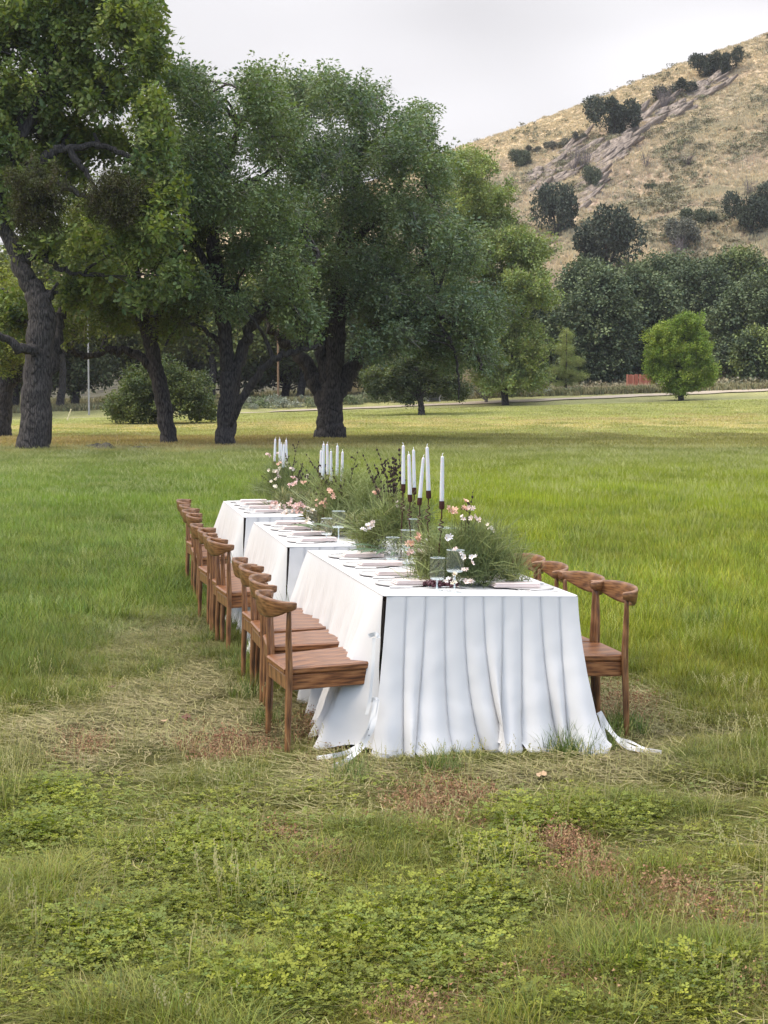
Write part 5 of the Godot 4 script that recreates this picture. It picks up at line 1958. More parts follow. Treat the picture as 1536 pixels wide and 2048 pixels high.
# ---------- candles ----------
func build_candles() -> void:
	# [table, px, py of the candle's top, py of its foot, metres away, lean, label]
	var rows := [
		[0, 806.5, 889, 968, 9.55, 0.0, "leftmost and tallest-standing of the near table's six"], [0, 820.0, 907, 989, 9.2, 0.03, "second from left of the near table's six"], [0, 828.5, 898, 975, 9.75, 0.02, "third of the near table's six, behind the others"],
		[0, 839.7, 913, 995.5, 9.15, -0.085, "fourth of the near table's six, leaning to one side"], [0, 857.0, 892, 981, 8.5, 0.035, "fifth of the near table's six, long and upright"], [0, 883.6, 910.5, 1002, 8.25, -0.01, "standing apart at the right end of the near table's six"],
		[1, 641.5, 900, 945, 11.9, -0.02, "leftmost of the middle table's six, half hidden"], [1, 645.5, 886, 959, 11.5, -0.03, "second of the middle table's six, crossing the leftmost"], [1, 655.0, 887, 948.5, 12.05, 0.01, "third of the middle table's six, standing high"],
		[1, 662.0, 901, 962, 11.9, 0.0, "fourth of the middle table's six, standing low"], [1, 674.0, 890, 951, 11.8, -0.015, "fifth of the middle table's six"], [1, 683.5, 902, 965, 11.6, -0.03, "right end of the middle table's six"],
		[2, 549.0, 877, 922.6, 14.6, -0.04, "leftmost of the far table's five"], [2, 559.5, 876.6, 925, 14.7, 0.0, "second of the far table's five, standing high"], [2, 563.0, 887, 926, 14.8, 0.0, "third of the far table's five, half hidden"],
		[2, 566.5, 888, 934.5, 14.0, -0.04, "lowest of the far table's five"], [2, 573.5, 878.6, 926, 14.5, 0.02, "right end of the far table's five"]]
	var cm := MB.new()
	cm.lathe(PackedVector2Array([Vector2(0.0, 0.0), Vector2(0.0112, 0.0), Vector2(0.0110, 0.3), Vector2(0.0098, 0.7), Vector2(0.0085, 0.95), Vector2(0.0066, 0.972), Vector2(0.0028, 0.985), Vector2(0.0, 0.987)]), 20)
	var body := cm.mesh()
	var wm := MB.new()
	wm.tube(PackedVector3Array([Vector3(0, -0.004, 0), Vector3(0, 0.006, 0), Vector3(0.002, 0.012, 0), Vector3(0.007, 0.015, 0)]), PackedFloat32Array([0.0017, 0.0016, 0.0015, 0.001]), 6)
	var wick := wm.mesh()
	for i in rows.size():
		var q: Array = rows[i]
		var d: float = q[4]
		var g := rg(900 + i)
		var foot := at(q[1], q[3], d)
		var tip := at(q[1], q[2], d)
		var ln := tip.y - foot.y
		var tb: Transform3D = tables[q[0]][0]
		var lp := tb.affine_inverse() * foot
		var base := tb * Vector3(clampf(lp.x, 0.06, tables[q[0]][1] - 0.06), TABLE_TOP + 0.001, lp.z)
		var h := foot.y - base.y
		var st := thing("candlestick", base, "dark rusty corkscrew candlestick, " + q[6], "candlestick", "dark candlesticks on the tables")
		var fm := MB.new()
		fm.lathe(PackedVector2Array([Vector2(0.0, 0.008), Vector2(0.006, 0.009), Vector2(0.04, 0.005), Vector2(0.043, 0.002), Vector2(0.042, 0.0)]), 24)
		piece("foot", fm.mesh(), mats["rust"], st)
		var off := Vector3(foot.x - base.x, 0, foot.z - base.z)
		var pts := PackedVector3Array()
		var rad := PackedFloat32Array()
		var y0 := h - 0.042
		var turn0 := g.randf() * TAU
		var low := y0 - g.randf_range(0.10, 0.14)
		var hi := y0 - g.randf_range(0.025, 0.05)
		var sway := g.randf_range(-0.018, 0.018)
		for k in 9:
			var t := k / 8.0
			pts.append(Vector3(sin(t * PI) * sway, t * low, 0) + off * t * 0.6)
			rad.append(0.0034)
		var turns := 3.2
		for k in 49:
			var t := k / 48.0
			var r := 0.0165 * sin(PI * clampf(t * 1.04, 0, 1)) * (0.85 + 0.2 * sin(t * 9.0))
			var a := turn0 + t * turns * TAU
			pts.append(Vector3(cos(a) * r, lerpf(low, hi, t), sin(a) * r) + off * lerpf(0.6, 0.9, t))
			rad.append(0.0031)
		pts.append(Vector3(0, y0, 0) + off)
		rad.append(0.0038)
		var sm := MB.new()
		sm.tube(pts, rad, 8)
		piece("stem", sm.mesh(), mats["rust"], st)
		var lean := Basis(Vector3(0, 0, 1), q[5])
		var cup := MB.new()
		cup.lathe(PackedVector2Array([Vector2(0.0, -0.042), Vector2(0.010, -0.042), Vector2(0.0135, -0.036), Vector2(0.0135, 0.0), Vector2(0.0118, 0.0), Vector2(0.0118, -0.014), Vector2(0.0, -0.015)]), 20)
		piece("cup", cup.mesh(), mats["rust"], st, Transform3D(lean, Vector3(0, h, 0) + off))
		var cd := thing("taper_candle", foot - lean * Vector3(0, 0.012, 0), "white taper candle, " + q[6], "candle", "white taper candles")
		cd.basis = lean
		piece("wax", body, mats["wax"], cd, Transform3D(Basis.from_scale(Vector3(1, ln + 0.012, 1)), Vector3.ZERO))
		piece("wick", wick, mats["wick"], cd, Transform3D(Basis(Vector3.UP, g.randf_range(0, PI)), Vector3(0, (ln + 0.012) * 0.985, 0)))

# ---------- flowers ----------
func fern_mesh(sd: int, n: int, l: float, w: float, fan: float) -> ArrayMesh:
	var g := rg(sd)
	var mb := MB.new()
	for i in n:
		var dir := (Vector3.UP + rdir(g) * fan).normalized()
		var side := dir.cross(rdir(g)).normalized()
		var droop := Vector3(dir.x, -0.5, dir.z) * g.randf_range(0.0, 0.5)
		var ll := l * g.randf_range(0.45, 1.1)
		var st := rdir(g) * l * 0.25
		var k := g.randf_range(0.4, 1.65)
		mb.col = Color(k * g.randf_range(0.85, 1.2), k, k * g.randf_range(0.8, 1.2))
		mb.band(PackedVector3Array([st, st + dir * ll * 0.5, st + (dir + droop * 0.6).normalized() * ll]), side, PackedFloat32Array([w, w * 0.8, w * 0.25]))
	return mb.mesh()

func blossom_mesh(petals: int, wide: float, cup: float) -> ArrayMesh:
	var mb := MB.new()
	for k in petals:
		var a := TAU * k / petals
		var u := Vector3(cos(a), cup, sin(a)).normalized()
		var w := Vector3(-sin(a), 0, cos(a))
		var ripple := 0.12 * sin(k * 2.3)
		mb.col = Color(0.95, 0.85, 0.8)
		var b := mb.p(Vector3.ZERO)
		mb.col = Color.WHITE
		var c1 := mb.p(u * 0.45 + w * wide * 0.75 + Vector3.UP * (0.06 + ripple))
		var m := mb.p(u * 0.55 + Vector3.UP * -0.04)
		var c2 := mb.p(u * 0.45 - w * wide * 0.75 + Vector3.UP * (0.06 - ripple))
		var d1 := mb.p(u * 0.85 + w * wide * 0.7 + Vector3.UP * (0.1 + ripple))
		var d2 := mb.p(u * 0.85 - w * wide * 0.7 + Vector3.UP * (0.1 - ripple))
		var t := mb.p(u * 1.05 - Vector3.UP * 0.06)
		mb.t(b, c1, m)
		mb.t(b, m, c2)
		mb.t(c1, d1, m)
		mb.t(m, d2, c2)
		mb.t(m, d1, t)
		mb.t(m, t, d2)
	mb.col = Color(0.9, 0.7, 0.25)
	mb.ball(Vector3(0, 0.1, 0), Vector3(0.14, 0.12, 0.14), 4, 7)
	return mb.mesh()

func strap_leaf(l: float, w: float, droop: float, twist: float) -> ArrayMesh:
	var mb := MB.new()
	var n := 10
	for i in n + 1:
		var t := float(i) / n
		var pos := Vector3(l * t * (1.0 - 0.12 * droop * t), l * (0.55 * t - droop * t * t), 0)
		var ww := w * sin(PI * clampf(0.12 + t * 0.88, 0, 1)) * 0.5
		var side := Vector3(0, sin(twist * t), cos(twist * t))
		mb.col = Color(1, 1, 1)
		mb.p(pos - side * ww)
		mb.col = Color(0.8, 0.85, 0.8)
		mb.p(pos - Vector3(0, ww * 0.35, 0))
		mb.col = Color(1, 1, 1)
		mb.p(pos + side * ww)
	for i in n:
		for k in 2:
			var a := i * 3 + k
			mb.q(a, a + 1, a + 4, a + 3)
	return mb.mesh()

func seed_stem(sd: int, h: float, lean: Vector3, fat: float) -> Array:
	var g := rg(sd)
	var c := [Vector3.ZERO, Vector3(lean.x * 0.25, h * 0.35, lean.z * 0.25) + rdir(g) * 0.01, Vector3(lean.x * 0.6, h * 0.7, lean.z * 0.6) + rdir(g) * 0.012, Vector3(lean.x, h, lean.z)]
	var pts := curve(c, 6)
	var sm := MB.new()
	sm.col = Color(0.10, 0.085, 0.04)
	sm.tube(pts, radii([0.0022, 0.0019, 0.0015, 0.0009], 6), 6)
	var hm := MB.new()
	for k in int(60 * fat):
		var t := g.randf_range(0.55, 1.0)
		var i := clampi(int(t * (pts.size() - 1)), 0, pts.size() - 1)
		hm.ball(pts[i] + rdir(g) * 0.008 * fat * (1.25 - t * 0.7), Vector3(0.0046, 0.0066, 0.0046) * g.randf_range(0.6, 1.25), 3, 5)
	for k in 3:
		var i := clampi(int(g.randf_range(0.5, 0.85) * (pts.size() - 1)), 0, pts.size() - 1)
		var e := pts[i] + Vector3(g.randf_range(-0.04, 0.04), g.randf_range(0.02, 0.06), g.randf_range(-0.03, 0.03))
		hm.tube(PackedVector3Array([pts[i], e]), PackedFloat32Array([0.0012, 0.0008]), 4)
		for j in 7:
			hm.ball(pts[i].lerp(e, g.randf_range(0.4, 1.05)) + rdir(g) * 0.004, Vector3(0.0042, 0.0056, 0.0042), 3, 5)
	return [sm.mesh(), hm.mesh()]

var petal_looks := {}
var blossoms := []

func petal_look(k: String) -> StandardMaterial3D:
	if not petal_looks.has(k):
		var c: Color = {"peach": c3(0.74, 0.47, 0.34), "pink": c3(0.70, 0.50, 0.45), "pale": c3(0.74, 0.62, 0.56), "cream": c3(0.74, 0.68, 0.54), "white": c3(0.76, 0.72, 0.70)}[k]
		var m := plain(lin(c.r, c.g, c.b), 0.7)
		m.vertex_color_use_as_albedo = true
		m.backlight_enabled = true
		m.backlight = Color(0.4, 0.34, 0.32)
		petal_looks[k] = m
	return petal_looks[k]

func flower_piece(i: int, w: float, s: float, label: String) -> Node3D:
	return thing("flower_arrangement", on_cloth(i, w, s), label, "flowers", "wild flower arrangements along the tables")

# feathery green: [dx, dy, dz, rx, ry, rz, how many, dark 0..1, kind]
func add_fern(o: Node3D, sd: int, blobs: Array, turn: float) -> void:
	var g := rg(sd)
	var kinds := [fern_mesh(sd + 1, 26, 0.17, 0.0030, 0.95), fern_mesh(sd + 2, 26, 0.10, 0.009, 1.1)]
	var wh := [[], []]
	var tn := [PackedColorArray(), PackedColorArray()]
	var b3 := Basis(Vector3.UP, turn)
	for q in blobs:
		var c := b3 * Vector3(q[0], q[1], -q[2])
		for k in int(q[6] * 0.36):
			var dir := rdir(g)
			var f := (1.0 - 0.75 * pow(g.randf(), 1.3)) * (0.9 + 0.8 * nz.get_noise_3d(dir.x * 1.8 + sd, dir.y * 1.8, dir.z * 1.8))
			var pos: Vector3 = c + b3 * (Vector3(dir.x * q[3], dir.y * q[4], dir.z * q[5]) * f)
			if pos.y < 0.008:
				pos.y = g.randf_range(0.005, 0.03)
			var out := (pos - Vector3(c.x, -0.12, c.z) + Vector3.UP * 0.12).normalized()
			var ax := Vector3.UP.cross(out)
			var bs := Basis(Vector3.UP, g.randf() * TAU)
			if ax.length() > 0.01:
				bs = Basis(ax.normalized(), Vector3.UP.angle_to(out) * 0.8) * bs
			var kd := int(q[8])
			wh[kd].append(Transform3D(bs.scaled_local(Vector3.ONE * g.randf_range(0.55, 1.1)), pos))
			var col := c3(0.30, 0.335, 0.125).lerp(c3(0.10, 0.14, 0.06), clampf(q[7] + g.randf_range(-0.3, 0.3), 0, 1))
			if kd == 1:
				col = c3(0.33, 0.33, 0.17).lerp(c3(0.15, 0.18, 0.085), clampf(q[7] + g.randf_range(-0.4, 0.4), 0, 1))
			tn[kd].append(col)
	for kd in 2:
		if wh[kd].size():
			copies("feathery_foliage" if kd == 0 else "leafy_foliage", kinds[kd], mats["stem"], o, wh[kd], tn[kd])

# a spray of blossoms: the middle given by px, py at d metres
func add_spray(o: Node3D, sd: int, px: float, py: float, d: float, look: String, n: int, span: float, size: float, from: Vector3) -> void:
	var g := rg(sd)
	var c := at(px, py, d) - o.position
	var sm := MB.new()
	sm.col = Color(0.13, 0.12, 0.05)
	var mid := from.lerp(c, 0.55) + Vector3(g.randf_range(-0.03, 0.03), 0.02, g.randf_range(-0.03, 0.03))
	sm.tube(curve([from, mid, c], 5), radii([0.0022, 0.0017, 0.0011], 5), 6)
	for k in n:
		var off := Vector3.ZERO if n == 1 else Vector3(g.randf_range(-1, 1), g.randf_range(-0.8, 0.8), g.randf_range(-0.6, 0.6)) * span
		var p := c + off
		if p.y < 0.014:
			p.y = 0.014
		if k > 0:
			sm.tube(PackedVector3Array([c.lerp(mid, 0.15), c + off * 0.6 - Vector3(0, 0.004, 0), p]), PackedFloat32Array([0.0011, 0.0009, 0.0008]), 5)
		var fl := Basis(Vector3(1, 0, 0), g.randf_range(0.5, 1.5)) * Basis(Vector3.UP, g.randf() * TAU)
		fl = Basis(Vector3.UP, g.randf_range(-1.2, 1.2)) * fl
		piece("blossom", blossoms[(k + sd) % blossoms.size()], petal_look(look), o, Transform3D(fl.scaled_local(Vector3.ONE * size * g.randf_range(0.6, 0.98)), p))
	piece("flower_stem", sm.mesh(), mats["stem"], o)

func add_seed_stem(o: Node3D, sd: int, px: float, py: float, d: float, from: Vector3, fat: float) -> void:
	var tip := at(px, py, d) - o.position
	var parts := seed_stem(sd, tip.y - from.y, Vector3(tip.x - from.x, 0, tip.z - from.z), fat)
	var st := piece("dried_stem", parts[0], mats["stem"], o, Transform3D(Basis.IDENTITY, from))
	var hd := piece("seed_head", parts[1], mats["seed"], st)
	hd.set_meta("kind", "stuff")

func add_leaf(o: Node3D, pos: Vector3, l: float, w: float, turn: float, droop: float, col: Color) -> void:
	var m := plain(lin(col.r, col.g, col.b), 0.45)
	m.vertex_color_use_as_albedo = true
	m.backlight_enabled = true
	m.backlight = Color(0.3, 0.35, 0.2)
	piece("strap_leaf", strap_leaf(l, w, droop, 0.5), m, o, Transform3D(Basis(Vector3.UP, turn), pos))

func grapes(i: int, w: float, s: float, n: int, r: float, label: String) -> void:
	var o := thing("grape_bunch", on_cloth(i, w, s), label, "grapes", "dark grapes on the tables")
	var g := rg(int(w * 1000) + i)
	var ball := MB.new()
	ball.ball(Vector3.ZERO, Vector3.ONE, 8, 12)
	var bm := ball.mesh()
	for k in n:
		var dir := rdir(g)
		var y := absf(dir.y) * r * 0.75
		var gr := 0.0088 * g.randf_range(0.85, 1.15)
		piece("grape", bm, mats["grape"], o, Transform3D(Basis.from_scale(Vector3.ONE * gr), Vector3(dir.x * r * 1.25, y + gr, dir.z * r) * g.randf_range(0.75, 1.0) + Vector3(0, 0.001, 0)))
	var sm := MB.new()
	sm.col = Color(0.12, 0.10, 0.04)
	sm.tube(PackedVector3Array([Vector3(0, r * 0.5, 0), Vector3(-r * 0.8, r * 1.1, 0), Vector3(-r * 1.6, r * 0.9, -0.01)]), PackedFloat32Array([0.002, 0.0018, 0.0015]), 6)
	piece("stalk", sm.mesh(), mats["stem"], o)

func build_flowers() -> void:
	mats["seed"] = plain(lin(0.030, 0.014, 0.012), 0.8)
	blossoms = [blossom_mesh(5, 0.34, 0.35), blossom_mesh(6, 0.28, 0.2), blossom_mesh(5, 0.42, 0.7)]
	var turn := deg_to_rad(11.0)
	# near table, front: feathery mound with white and peach blossoms
	var a := flower_piece(0, 0.515, 0.46, "feathery green mound with white and peach blossoms at the pleated end of near table")
	add_fern(a, 500, [[0.0, 0.13, 0.0, 0.16, 0.13, 0.17, 230, 0.45, 0], [0.13, 0.10, -0.02, 0.16, 0.11, 0.16, 190, 0.4, 0], [-0.02, 0.07, -0.10, 0.16, 0.08, 0.10, 120, 0.9, 0], [-0.13, 0.10, 0.08, 0.12, 0.10, 0.14, 130, 0.25, 0], [0.08, 0.21, 0.05, 0.15, 0.10, 0.14, 90, 0.2, 0], [-0.15, 0.10, 0.05, 0.10, 0.08, 0.10, 70, 0.3, 1], [0.22, 0.04, -0.06, 0.10, 0.05, 0.10, 50, 0.3, 0], [-0.22, 0.03, -0.02, 0.08, 0.04, 0.08, 45, 0.2, 0]], turn)
	var f := Vector3(0.0, 0.03, 0.0)
	for q in [[905, 1021, 8.25, "peach", 5, 0.022, 0.023], [922, 1011, 8.25, "peach", 6, 0.026, 0.022], [941, 1019, 8.28, "pale", 3, 0.014, 0.019], [930, 1036, 8.2, "pale", 2, 0.013, 0.018], [952, 1038, 8.25, "pale", 4, 0.022, 0.019], [977, 1053, 8.25, "cream", 3, 0.014, 0.015], [985, 1062, 8.3, "cream", 2, 0.012, 0.013],
		[894, 1078, 8.05, "white", 2, 0.015, 0.024], [911, 1099, 7.98, "pink", 1, 0.0, 0.018], [925, 1110, 7.95, "white", 2, 0.013, 0.021], [946, 1112, 7.95, "white", 2, 0.012, 0.020], [944, 1126, 7.93, "pale", 1, 0.0, 0.020], [932, 1137, 7.9, "pale", 2, 0.012, 0.021], [909, 1148, 7.86, "cream", 2, 0.010, 0.022], [893, 1160, 7.84, "white", 2, 0.010, 0.022], [907, 1168, 7.83, "cream", 2, 0.008, 0.019], [937, 1163, 7.85, "pale", 3, 0.014, 0.023],
		[831, 1074, 8.35, "peach", 5, 0.022, 0.022], [819, 1090, 8.35, "peach", 4, 0.018, 0.022], [823, 1108, 8.3, "pink", 4, 0.018, 0.020], [840, 1100, 8.3, "pale", 2, 0.015, 0.018]]:
		add_spray(a, 520 + int(q[0]), q[0], q[1], q[2], q[3], q[4], q[5], q[6], f)
	add_seed_stem(a, 541, 947, 979, 8.3, f, 0.35)
	add_leaf(a, Vector3(-0.14, 0.05, 0.08), 0.2, 0.022, turn + 2.6, 0.3, c3(0.09, 0.13, 0.04))
	add_leaf(a, Vector3(-0.05, 0.06, 0.12), 0.18, 0.02, turn + 3.4, 0.5, c3(0.13, 0.15, 0.05))
	add_leaf(a, Vector3(0.1, 0.05, 0.1), 0.24, 0.018, turn + 0.2, 0.55, c3(0.08, 0.11, 0.035))
	# near table, middle and back
	var b := flower_piece(0, 0.46, 1.95, "green ferny mound with dark dried dock stems at the back of the near table")
	add_fern(b, 600, [[0.0, 0.13, 0.0, 0.20, 0.13, 0.18, 240, 0.35, 0], [-0.12, 0.09, 0.05, 0.12, 0.09, 0.12, 110, 0.2, 0], [0.10, 0.17, 0.05, 0.12, 0.13, 0.12, 110, 0.8, 0], [-0.1, 0.18, 0.15, 0.14, 0.10, 0.12, 60, 0.15, 1], [0.02, 0.24, 0.0, 0.16, 0.12, 0.14, 80, 0.3, 0]], turn)
	for q in [[752, 893, 9.9, 0.5], [747, 925, 9.9, 0.5], [757, 905, 9.95, 0.45], [775, 921, 9.8, 1.0], [768, 935, 9.85, 1.0], [786, 910, 9.75, 1.3], [781, 930, 9.8, 1.1], [798, 893, 9.75, 1.0], [792, 915, 9.8, 1.2], [724, 905, 10.0, 0.4], [735, 930, 9.95, 0.5], [733, 932, 9.9, 0.35], [808, 920, 9.8, 0.8]]:
		add_seed_stem(b, 640 + int(q[0]), q[0], q[1], q[2], Vector3(0.02, 0.04, 0), q[3])
	for q in [[749, 985, 9.9, "peach", 3, 0.02, 0.021], [734, 1060, 9.6, "white", 5, 0.03, 0.025], [745, 1048, 9.6, "pale", 3, 0.02, 0.02], [800, 1010, 9.7, "pale", 3, 0.02, 0.018]]:
		add_spray(b, 660 + int(q[0]), q[0], q[1], q[2], q[3], q[4], q[5], q[6], Vector3(0, 0.05, 0))
	for q in [[-0.05, 0.02, 0.17, 0.26, 3.5, 0.42], [-0.02, 0.02, 0.19, 0.28, 3.75, 0.45], [0.0, 0.03, 0.2, 0.24, 4.0, 0.5], [0.02, 0.02, 0.2, 0.22, 4.3, 0.5], [-0.04, 0.04, 0.16, 0.25, 3.2, 0.4]]:
		add_leaf(b, Vector3(q[0], q[1], q[2]), q[3], 0.03, turn + q[4], q[5], c3(0.075, 0.125, 0.06))
	for q in [[-0.15, 0.12, 0.0, 0.24, 2.9, 0.2], [-0.18, 0.14, -0.05, 0.22, 2.5, 0.1], [-0.16, 0.10, -0.1, 0.26, 2.2, 0.35], [-0.2, 0.16, 0.02, 0.2, 3.4, 0.0]]:
		add_leaf(b, Vector3(q[0], q[1], q[2]), q[3], 0.022, turn + q[4], q[5], c3(0.17, 0.20, 0.06))
	var c := flower_piece(0, 0.56, 1.15, "grey-green ferny filler under the candlesticks of the near table")
	add_fern(c, 700, [[0.0, 0.08, 0.0, 0.16, 0.08, 0.28, 200, 0.45, 0], [-0.08, 0.07, -0.2, 0.12, 0.08, 0.12, 80, 0.2, 1], [0.1, 0.08, 0.2, 0.14, 0.09, 0.2, 110, 0.7, 0]], turn)
	for q in [[868, 1090, 8.9, "pale", 3, 0.02, 0.02], [855, 1075, 8.9, "white", 2, 0.02, 0.018]]:
		add_spray(c, 720 + int(q[0]), q[0], q[1], q[2], q[3], q[4], q[5], q[6], Vector3(0, 0.04, 0))
	# middle table
	var e := flower_piece(1, 0.50, 1.0, "broad green mound with pink blossoms spreading over the middle table")
	add_fern(e, 800, [[0.05, 0.16, 0.0, 0.24, 0.17, 0.34, 420, 0.5, 0], [0.12, 0.26, -0.45, 0.16, 0.12, 0.2, 140, 0.4, 0], [0.1, 0.10, -0.5, 0.24, 0.11, 0.22, 220, 0.75, 0], [-0.02, 0.08, 0.4, 0.2, 0.10, 0.25, 150, 0.5, 1], [0.05, 0.30, 0.05, 0.22, 0.13, 0.34, 230, 0.3, 0], [0.25, 0.2, 0.3, 0.16, 0.16, 0.3, 150, 0.4, 0], [-0.1, 0.06, -0.3, 0.1, 0.06, 0.2, 70, 0.25, 1], [0.28, 0.12, -0.45, 0.16, 0.10, 0.25, 120, 0.5, 1]], turn)
	for q in [[578, 970, 11.9, "pink", 3, 0.02, 0.022], [588, 968, 11.8, "pink", 3, 0.02, 0.022], [606, 962, 11.7, "peach", 3, 0.02, 0.02], [548, 1010, 11.8, "pink", 5, 0.03, 0.022], [560, 1012, 11.7, "pale", 6, 0.035, 0.022], [575, 1005, 11.7, "pink", 5, 0.03, 0.021], [592, 1016, 11.6, "pink", 6, 0.03, 0.023], [600, 1012, 11.5, "pink", 6, 0.03, 0.024], [570, 1026, 11.6, "pale", 4, 0.025, 0.022], [597, 1022, 11.5, "pink", 5, 0.025, 0.022], [640, 1008, 11.3, "peach", 4, 0.03, 0.02], [650, 1000, 11.3, "peach", 4, 0.025, 0.02], [664, 985, 11.2, "peach", 5, 0.025, 0.022], [668, 990, 11.2, "peach", 3, 0.02, 0.022], [620, 1020, 11.4, "cream", 3, 0.02, 0.026], [618, 1040, 11.3, "cream", 2, 0.015, 0.03], [612, 955, 11.8, "cream", 2, 0.02, 0.018]]:
		add_spray(e, 820 + int(q[0]), q[0], q[1], q[2], q[3], q[4], q[5], q[6], Vector3(-0.02, 0.05, 0))
	for q in [[610, 905, 11.9, 0.4], [598, 925, 11.9, 0.5], [618, 920, 11.7, 0.6], [632, 915, 11.6, 0.35], [637, 945, 11.4, 0.6], [690, 958, 11.2, 0.4], [663, 932, 11.5, 0.5], [716, 900, 11.2, 0.4], [602, 945, 11.8, 0.9], [588, 950, 11.9, 0.9]]:
		add_seed_stem(e, 860 + int(q[0]), q[0], q[1], q[2], Vector3(0.0, 0.05, 0), q[3])
	for q in [[-0.16, 0.03, 0.2, 0.2, 2.8, 0.4], [-0.1, 0.04, 0.3, 0.22, 3.4, 0.4], [0.1, 0.05, 0.55, 0.24, 3.8, 0.4], [0.0, 0.05, 0.5, 0.2, 3.0, 0.3]]:
		add_leaf(e, Vector3(q[0], q[1], q[2]), q[3], 0.04, turn + q[4], q[5], c3(0.11, 0.15, 0.06))
	# far table
	var h := flower_piece(2, 0.46, 0.95, "green mound with tall pale blossoms and dark stems on the far table")
	add_fern(h, 900, [[0.0, 0.15, 0.1, 0.24, 0.15, 0.4, 300, 0.55, 0], [-0.05, 0.24, 0.2, 0.18, 0.14, 0.3, 150, 0.4, 0], [0.0, 0.08, -0.55, 0.2, 0.09, 0.2, 120, 0.4, 1], [0.2, 0.16, -0.2, 0.2, 0.15, 0.4, 150, 0.5, 0]], turn)
	for q in [[538, 908, 14.2, "pink", 2, 0.02, 0.024], [553, 905, 14.2, "pale", 2, 0.015, 0.02], [541, 945, 14.0, "cream", 3, 0.03, 0.022], [553, 950, 13.9, "pale", 5, 0.035, 0.024], [560, 940, 14.0, "cream", 4, 0.03, 0.022], [546, 958, 13.8, "cream", 3, 0.03, 0.02], [574, 928, 14.0, "cream", 3, 0.03, 0.022], [560, 928, 14.0, "peach", 2, 0.02, 0.02], [584, 942, 13.8, "pale", 3, 0.03, 0.022], [548, 970, 13.6, "cream", 2, 0.02, 0.022], [588, 960, 13.6, "pink", 4, 0.03, 0.025]]:
		add_spray(h, 920 + int(q[0]), q[0], q[1], q[2], q[3], q[4], q[5], q[6], Vector3(0, 0.05, 0))
	for q in [[590, 918, 14.0, 0.7], [598, 880, 14.2, 0.3], [600, 940, 13.8, 1.0], [570, 905, 14.1, 0.6], [606, 925, 13.9, 0.8], [522, 950, 14.0, 0.5]]:
		add_seed_stem(h, 960 + int(q[0]), q[0], q[1], q[2], Vector3(0.02, 0.05, 0), q[3])
	# long loose blades arching out of every mound
	var gg := rg(990)
	for m in [[a, 0.14, 16], [b, 0.14, 16], [e, 0.2, 18], [h, 0.2, 12]]:
		for k in int(m[2]):
			var ang := gg.randf() * TAU
			var p := Vector3(cos(ang) * m[1] * 0.5, gg.randf_range(0.05, 0.16), sin(ang) * m[1] * 0.5)
			add_leaf(m[0], p, gg.randf_range(0.16, 0.34), gg.randf_range(0.004, 0.009), -ang, gg.randf_range(-0.3, 0.5), c3(0.20, 0.24, 0.09).lerp(c3(0.33, 0.33, 0.15), gg.randf()))
	grapes(0, 0.310, 0.30, 52, 0.042, "dark red grape bunch on the near table beside the short-stemmed glass")
	grapes(0, 0.400, 0.30, 34, 0.034, "smaller dark grape bunch behind the short-stemmed glass on the near table")
	grapes(1, 0.25, 1.38, 34, 0.034, "dark grape bunch below the pink blossoms on the middle table")

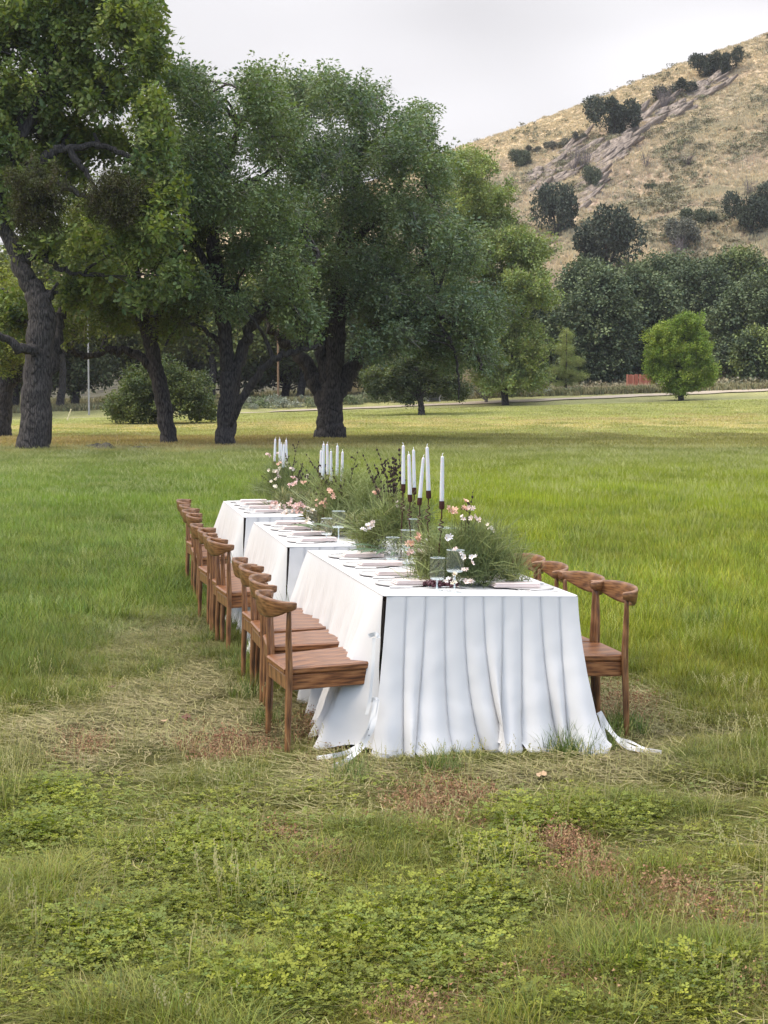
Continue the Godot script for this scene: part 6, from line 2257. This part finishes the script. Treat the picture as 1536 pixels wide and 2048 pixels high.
# ---------- small things on the ground ----------
func build_small_things() -> void:
	var mossy: StandardMaterial3D = mats["rock"].duplicate()
	mossy.albedo_color = Color(0.62, 0.62, 0.52)
	mats["mossy"] = mossy
	var g := rg(1000)
	# high dark grass standing between the tables
	var tall := MB.new()
	for i in 90:
		var a := g.randf() * TAU
		var l := Vector3(cos(a), 0, sin(a)) * g.randf_range(0.15, 0.75)
		var k := g.randf_range(0.6, 1.3)
		blade(tall, Vector3(cos(a) * 0.07 * g.randf(), -0.02, sin(a) * 0.07 * g.randf()), g.randf_range(0.35, 0.72), l, 0.0042, 6, Color(k, k, k))
	var tm := tall.mesh()
	var gm := leafy(0.10, 0.135, 0.06, 0.5)
	var spots := [[-0.56, 10.17, 0.95, "dark tall grass tuft standing in the gap between near and middle tables"], [-0.72, 10.2, 0.85, "dark tall grass tuft beside the slit of the middle table"], [-0.40, 10.22, 0.75, "smaller tall grass tuft right behind the near table"], [-1.12, 12.65, 0.95, "dark tall grass tuft in the gap between middle and far tables"], [-1.25, 12.62, 0.8, "tall grass tuft beside the slit of the far table"]]
	for s in spots:
		var o := piece("grass_tuft", tm, gm, self, Transform3D(Basis(Vector3.UP, s[0] * 9.0).scaled_local(Vector3.ONE * s[2]), Vector3(s[0], ground_y(s[0], s[1]), -s[1])))
		tag(o, s[3], "grass tuft", "tall grass between the tables")
		o.set_meta("kind", "thing")
	# mossy rocks in the far grass
	for q in [[186, 905, 50.0, 0.42, 0.24, "grey mossy rock in the grass between the two big trunks"], [212, 906, 49.5, 0.48, 0.24, "larger tan rock beside the mossy one in the grass"], [283, 904, 50.5, 0.42, 0.14, "flat dark rock in the grass near the leaning oak"]]:
		var p := at(q[0], q[1], q[2])
		p.y = ground_y(p.x, q[2])
		var mb := MB.new()
		mb.ball(Vector3.ZERO, Vector3(q[3], q[4], q[3] * 0.7), 10, 16)
		for i in mb.v.size():
			var v := mb.v[i]
			mb.v[i] = v * (1.0 + 0.35 * nz.get_noise_3d(v.x * 2.2 + q[0], v.y * 3.0, v.z * 2.2))
		tag(piece("rock", mb.mesh(), mats["mossy"], self, Transform3D(Basis(Vector3.UP, q[0]), p)), q[5], "rock", "rocks in the grass under the oaks")
	# fallen leaves and bark
	for q in [[372, 1440, 0.05, "litter", "dark curled leaf on the trampled straw beside the chairs"], [1083, 1556, 0.045, "pale_litter", "tan scrap of bark on the grass before the pleated cloth"], [328, 1447, 0.03, "pale_litter", "whitish dry leaf beside the dark curled leaf"], [222, 1378, 0.03, "litter", "small dark leaf at the edge of the trampled straw"], [662, 1470, 0.03, "pale_litter", "dry leaf on bare soil beside the first chair's foot"]]:
		var p := on_height(q[0], q[1], 0.03)
		var mb := MB.new()
		mb.col = Color.WHITE
		for i in 5:
			for k in 5:
				var x := (i / 4.0 - 0.5) * 2.0
				var z := (k / 4.0 - 0.5) * (1.0 - 0.7 * x * x)
				mb.p(Vector3(x, 0.5 * z * z + 0.16 * x * x + 0.1 * sin(i * 2.0 + k), z) * q[2])
		for i in 4:
			for k in 4:
				var b0 := i * 5 + k
				mb.q(b0, b0 + 1, b0 + 6, b0 + 5)
		if not mats.has("pale_litter"):
			mats["pale_litter"] = plain(lin(0.40, 0.27, 0.16), 0.9)
		tag(piece("fallen_leaf", mb.mesh(), mats[q[3]], self, Transform3D(Basis(Vector3.UP, q[0] * 0.3), p + Vector3(0, 0.012, 0))), q[4], "leaf", "fallen leaves on the grass")
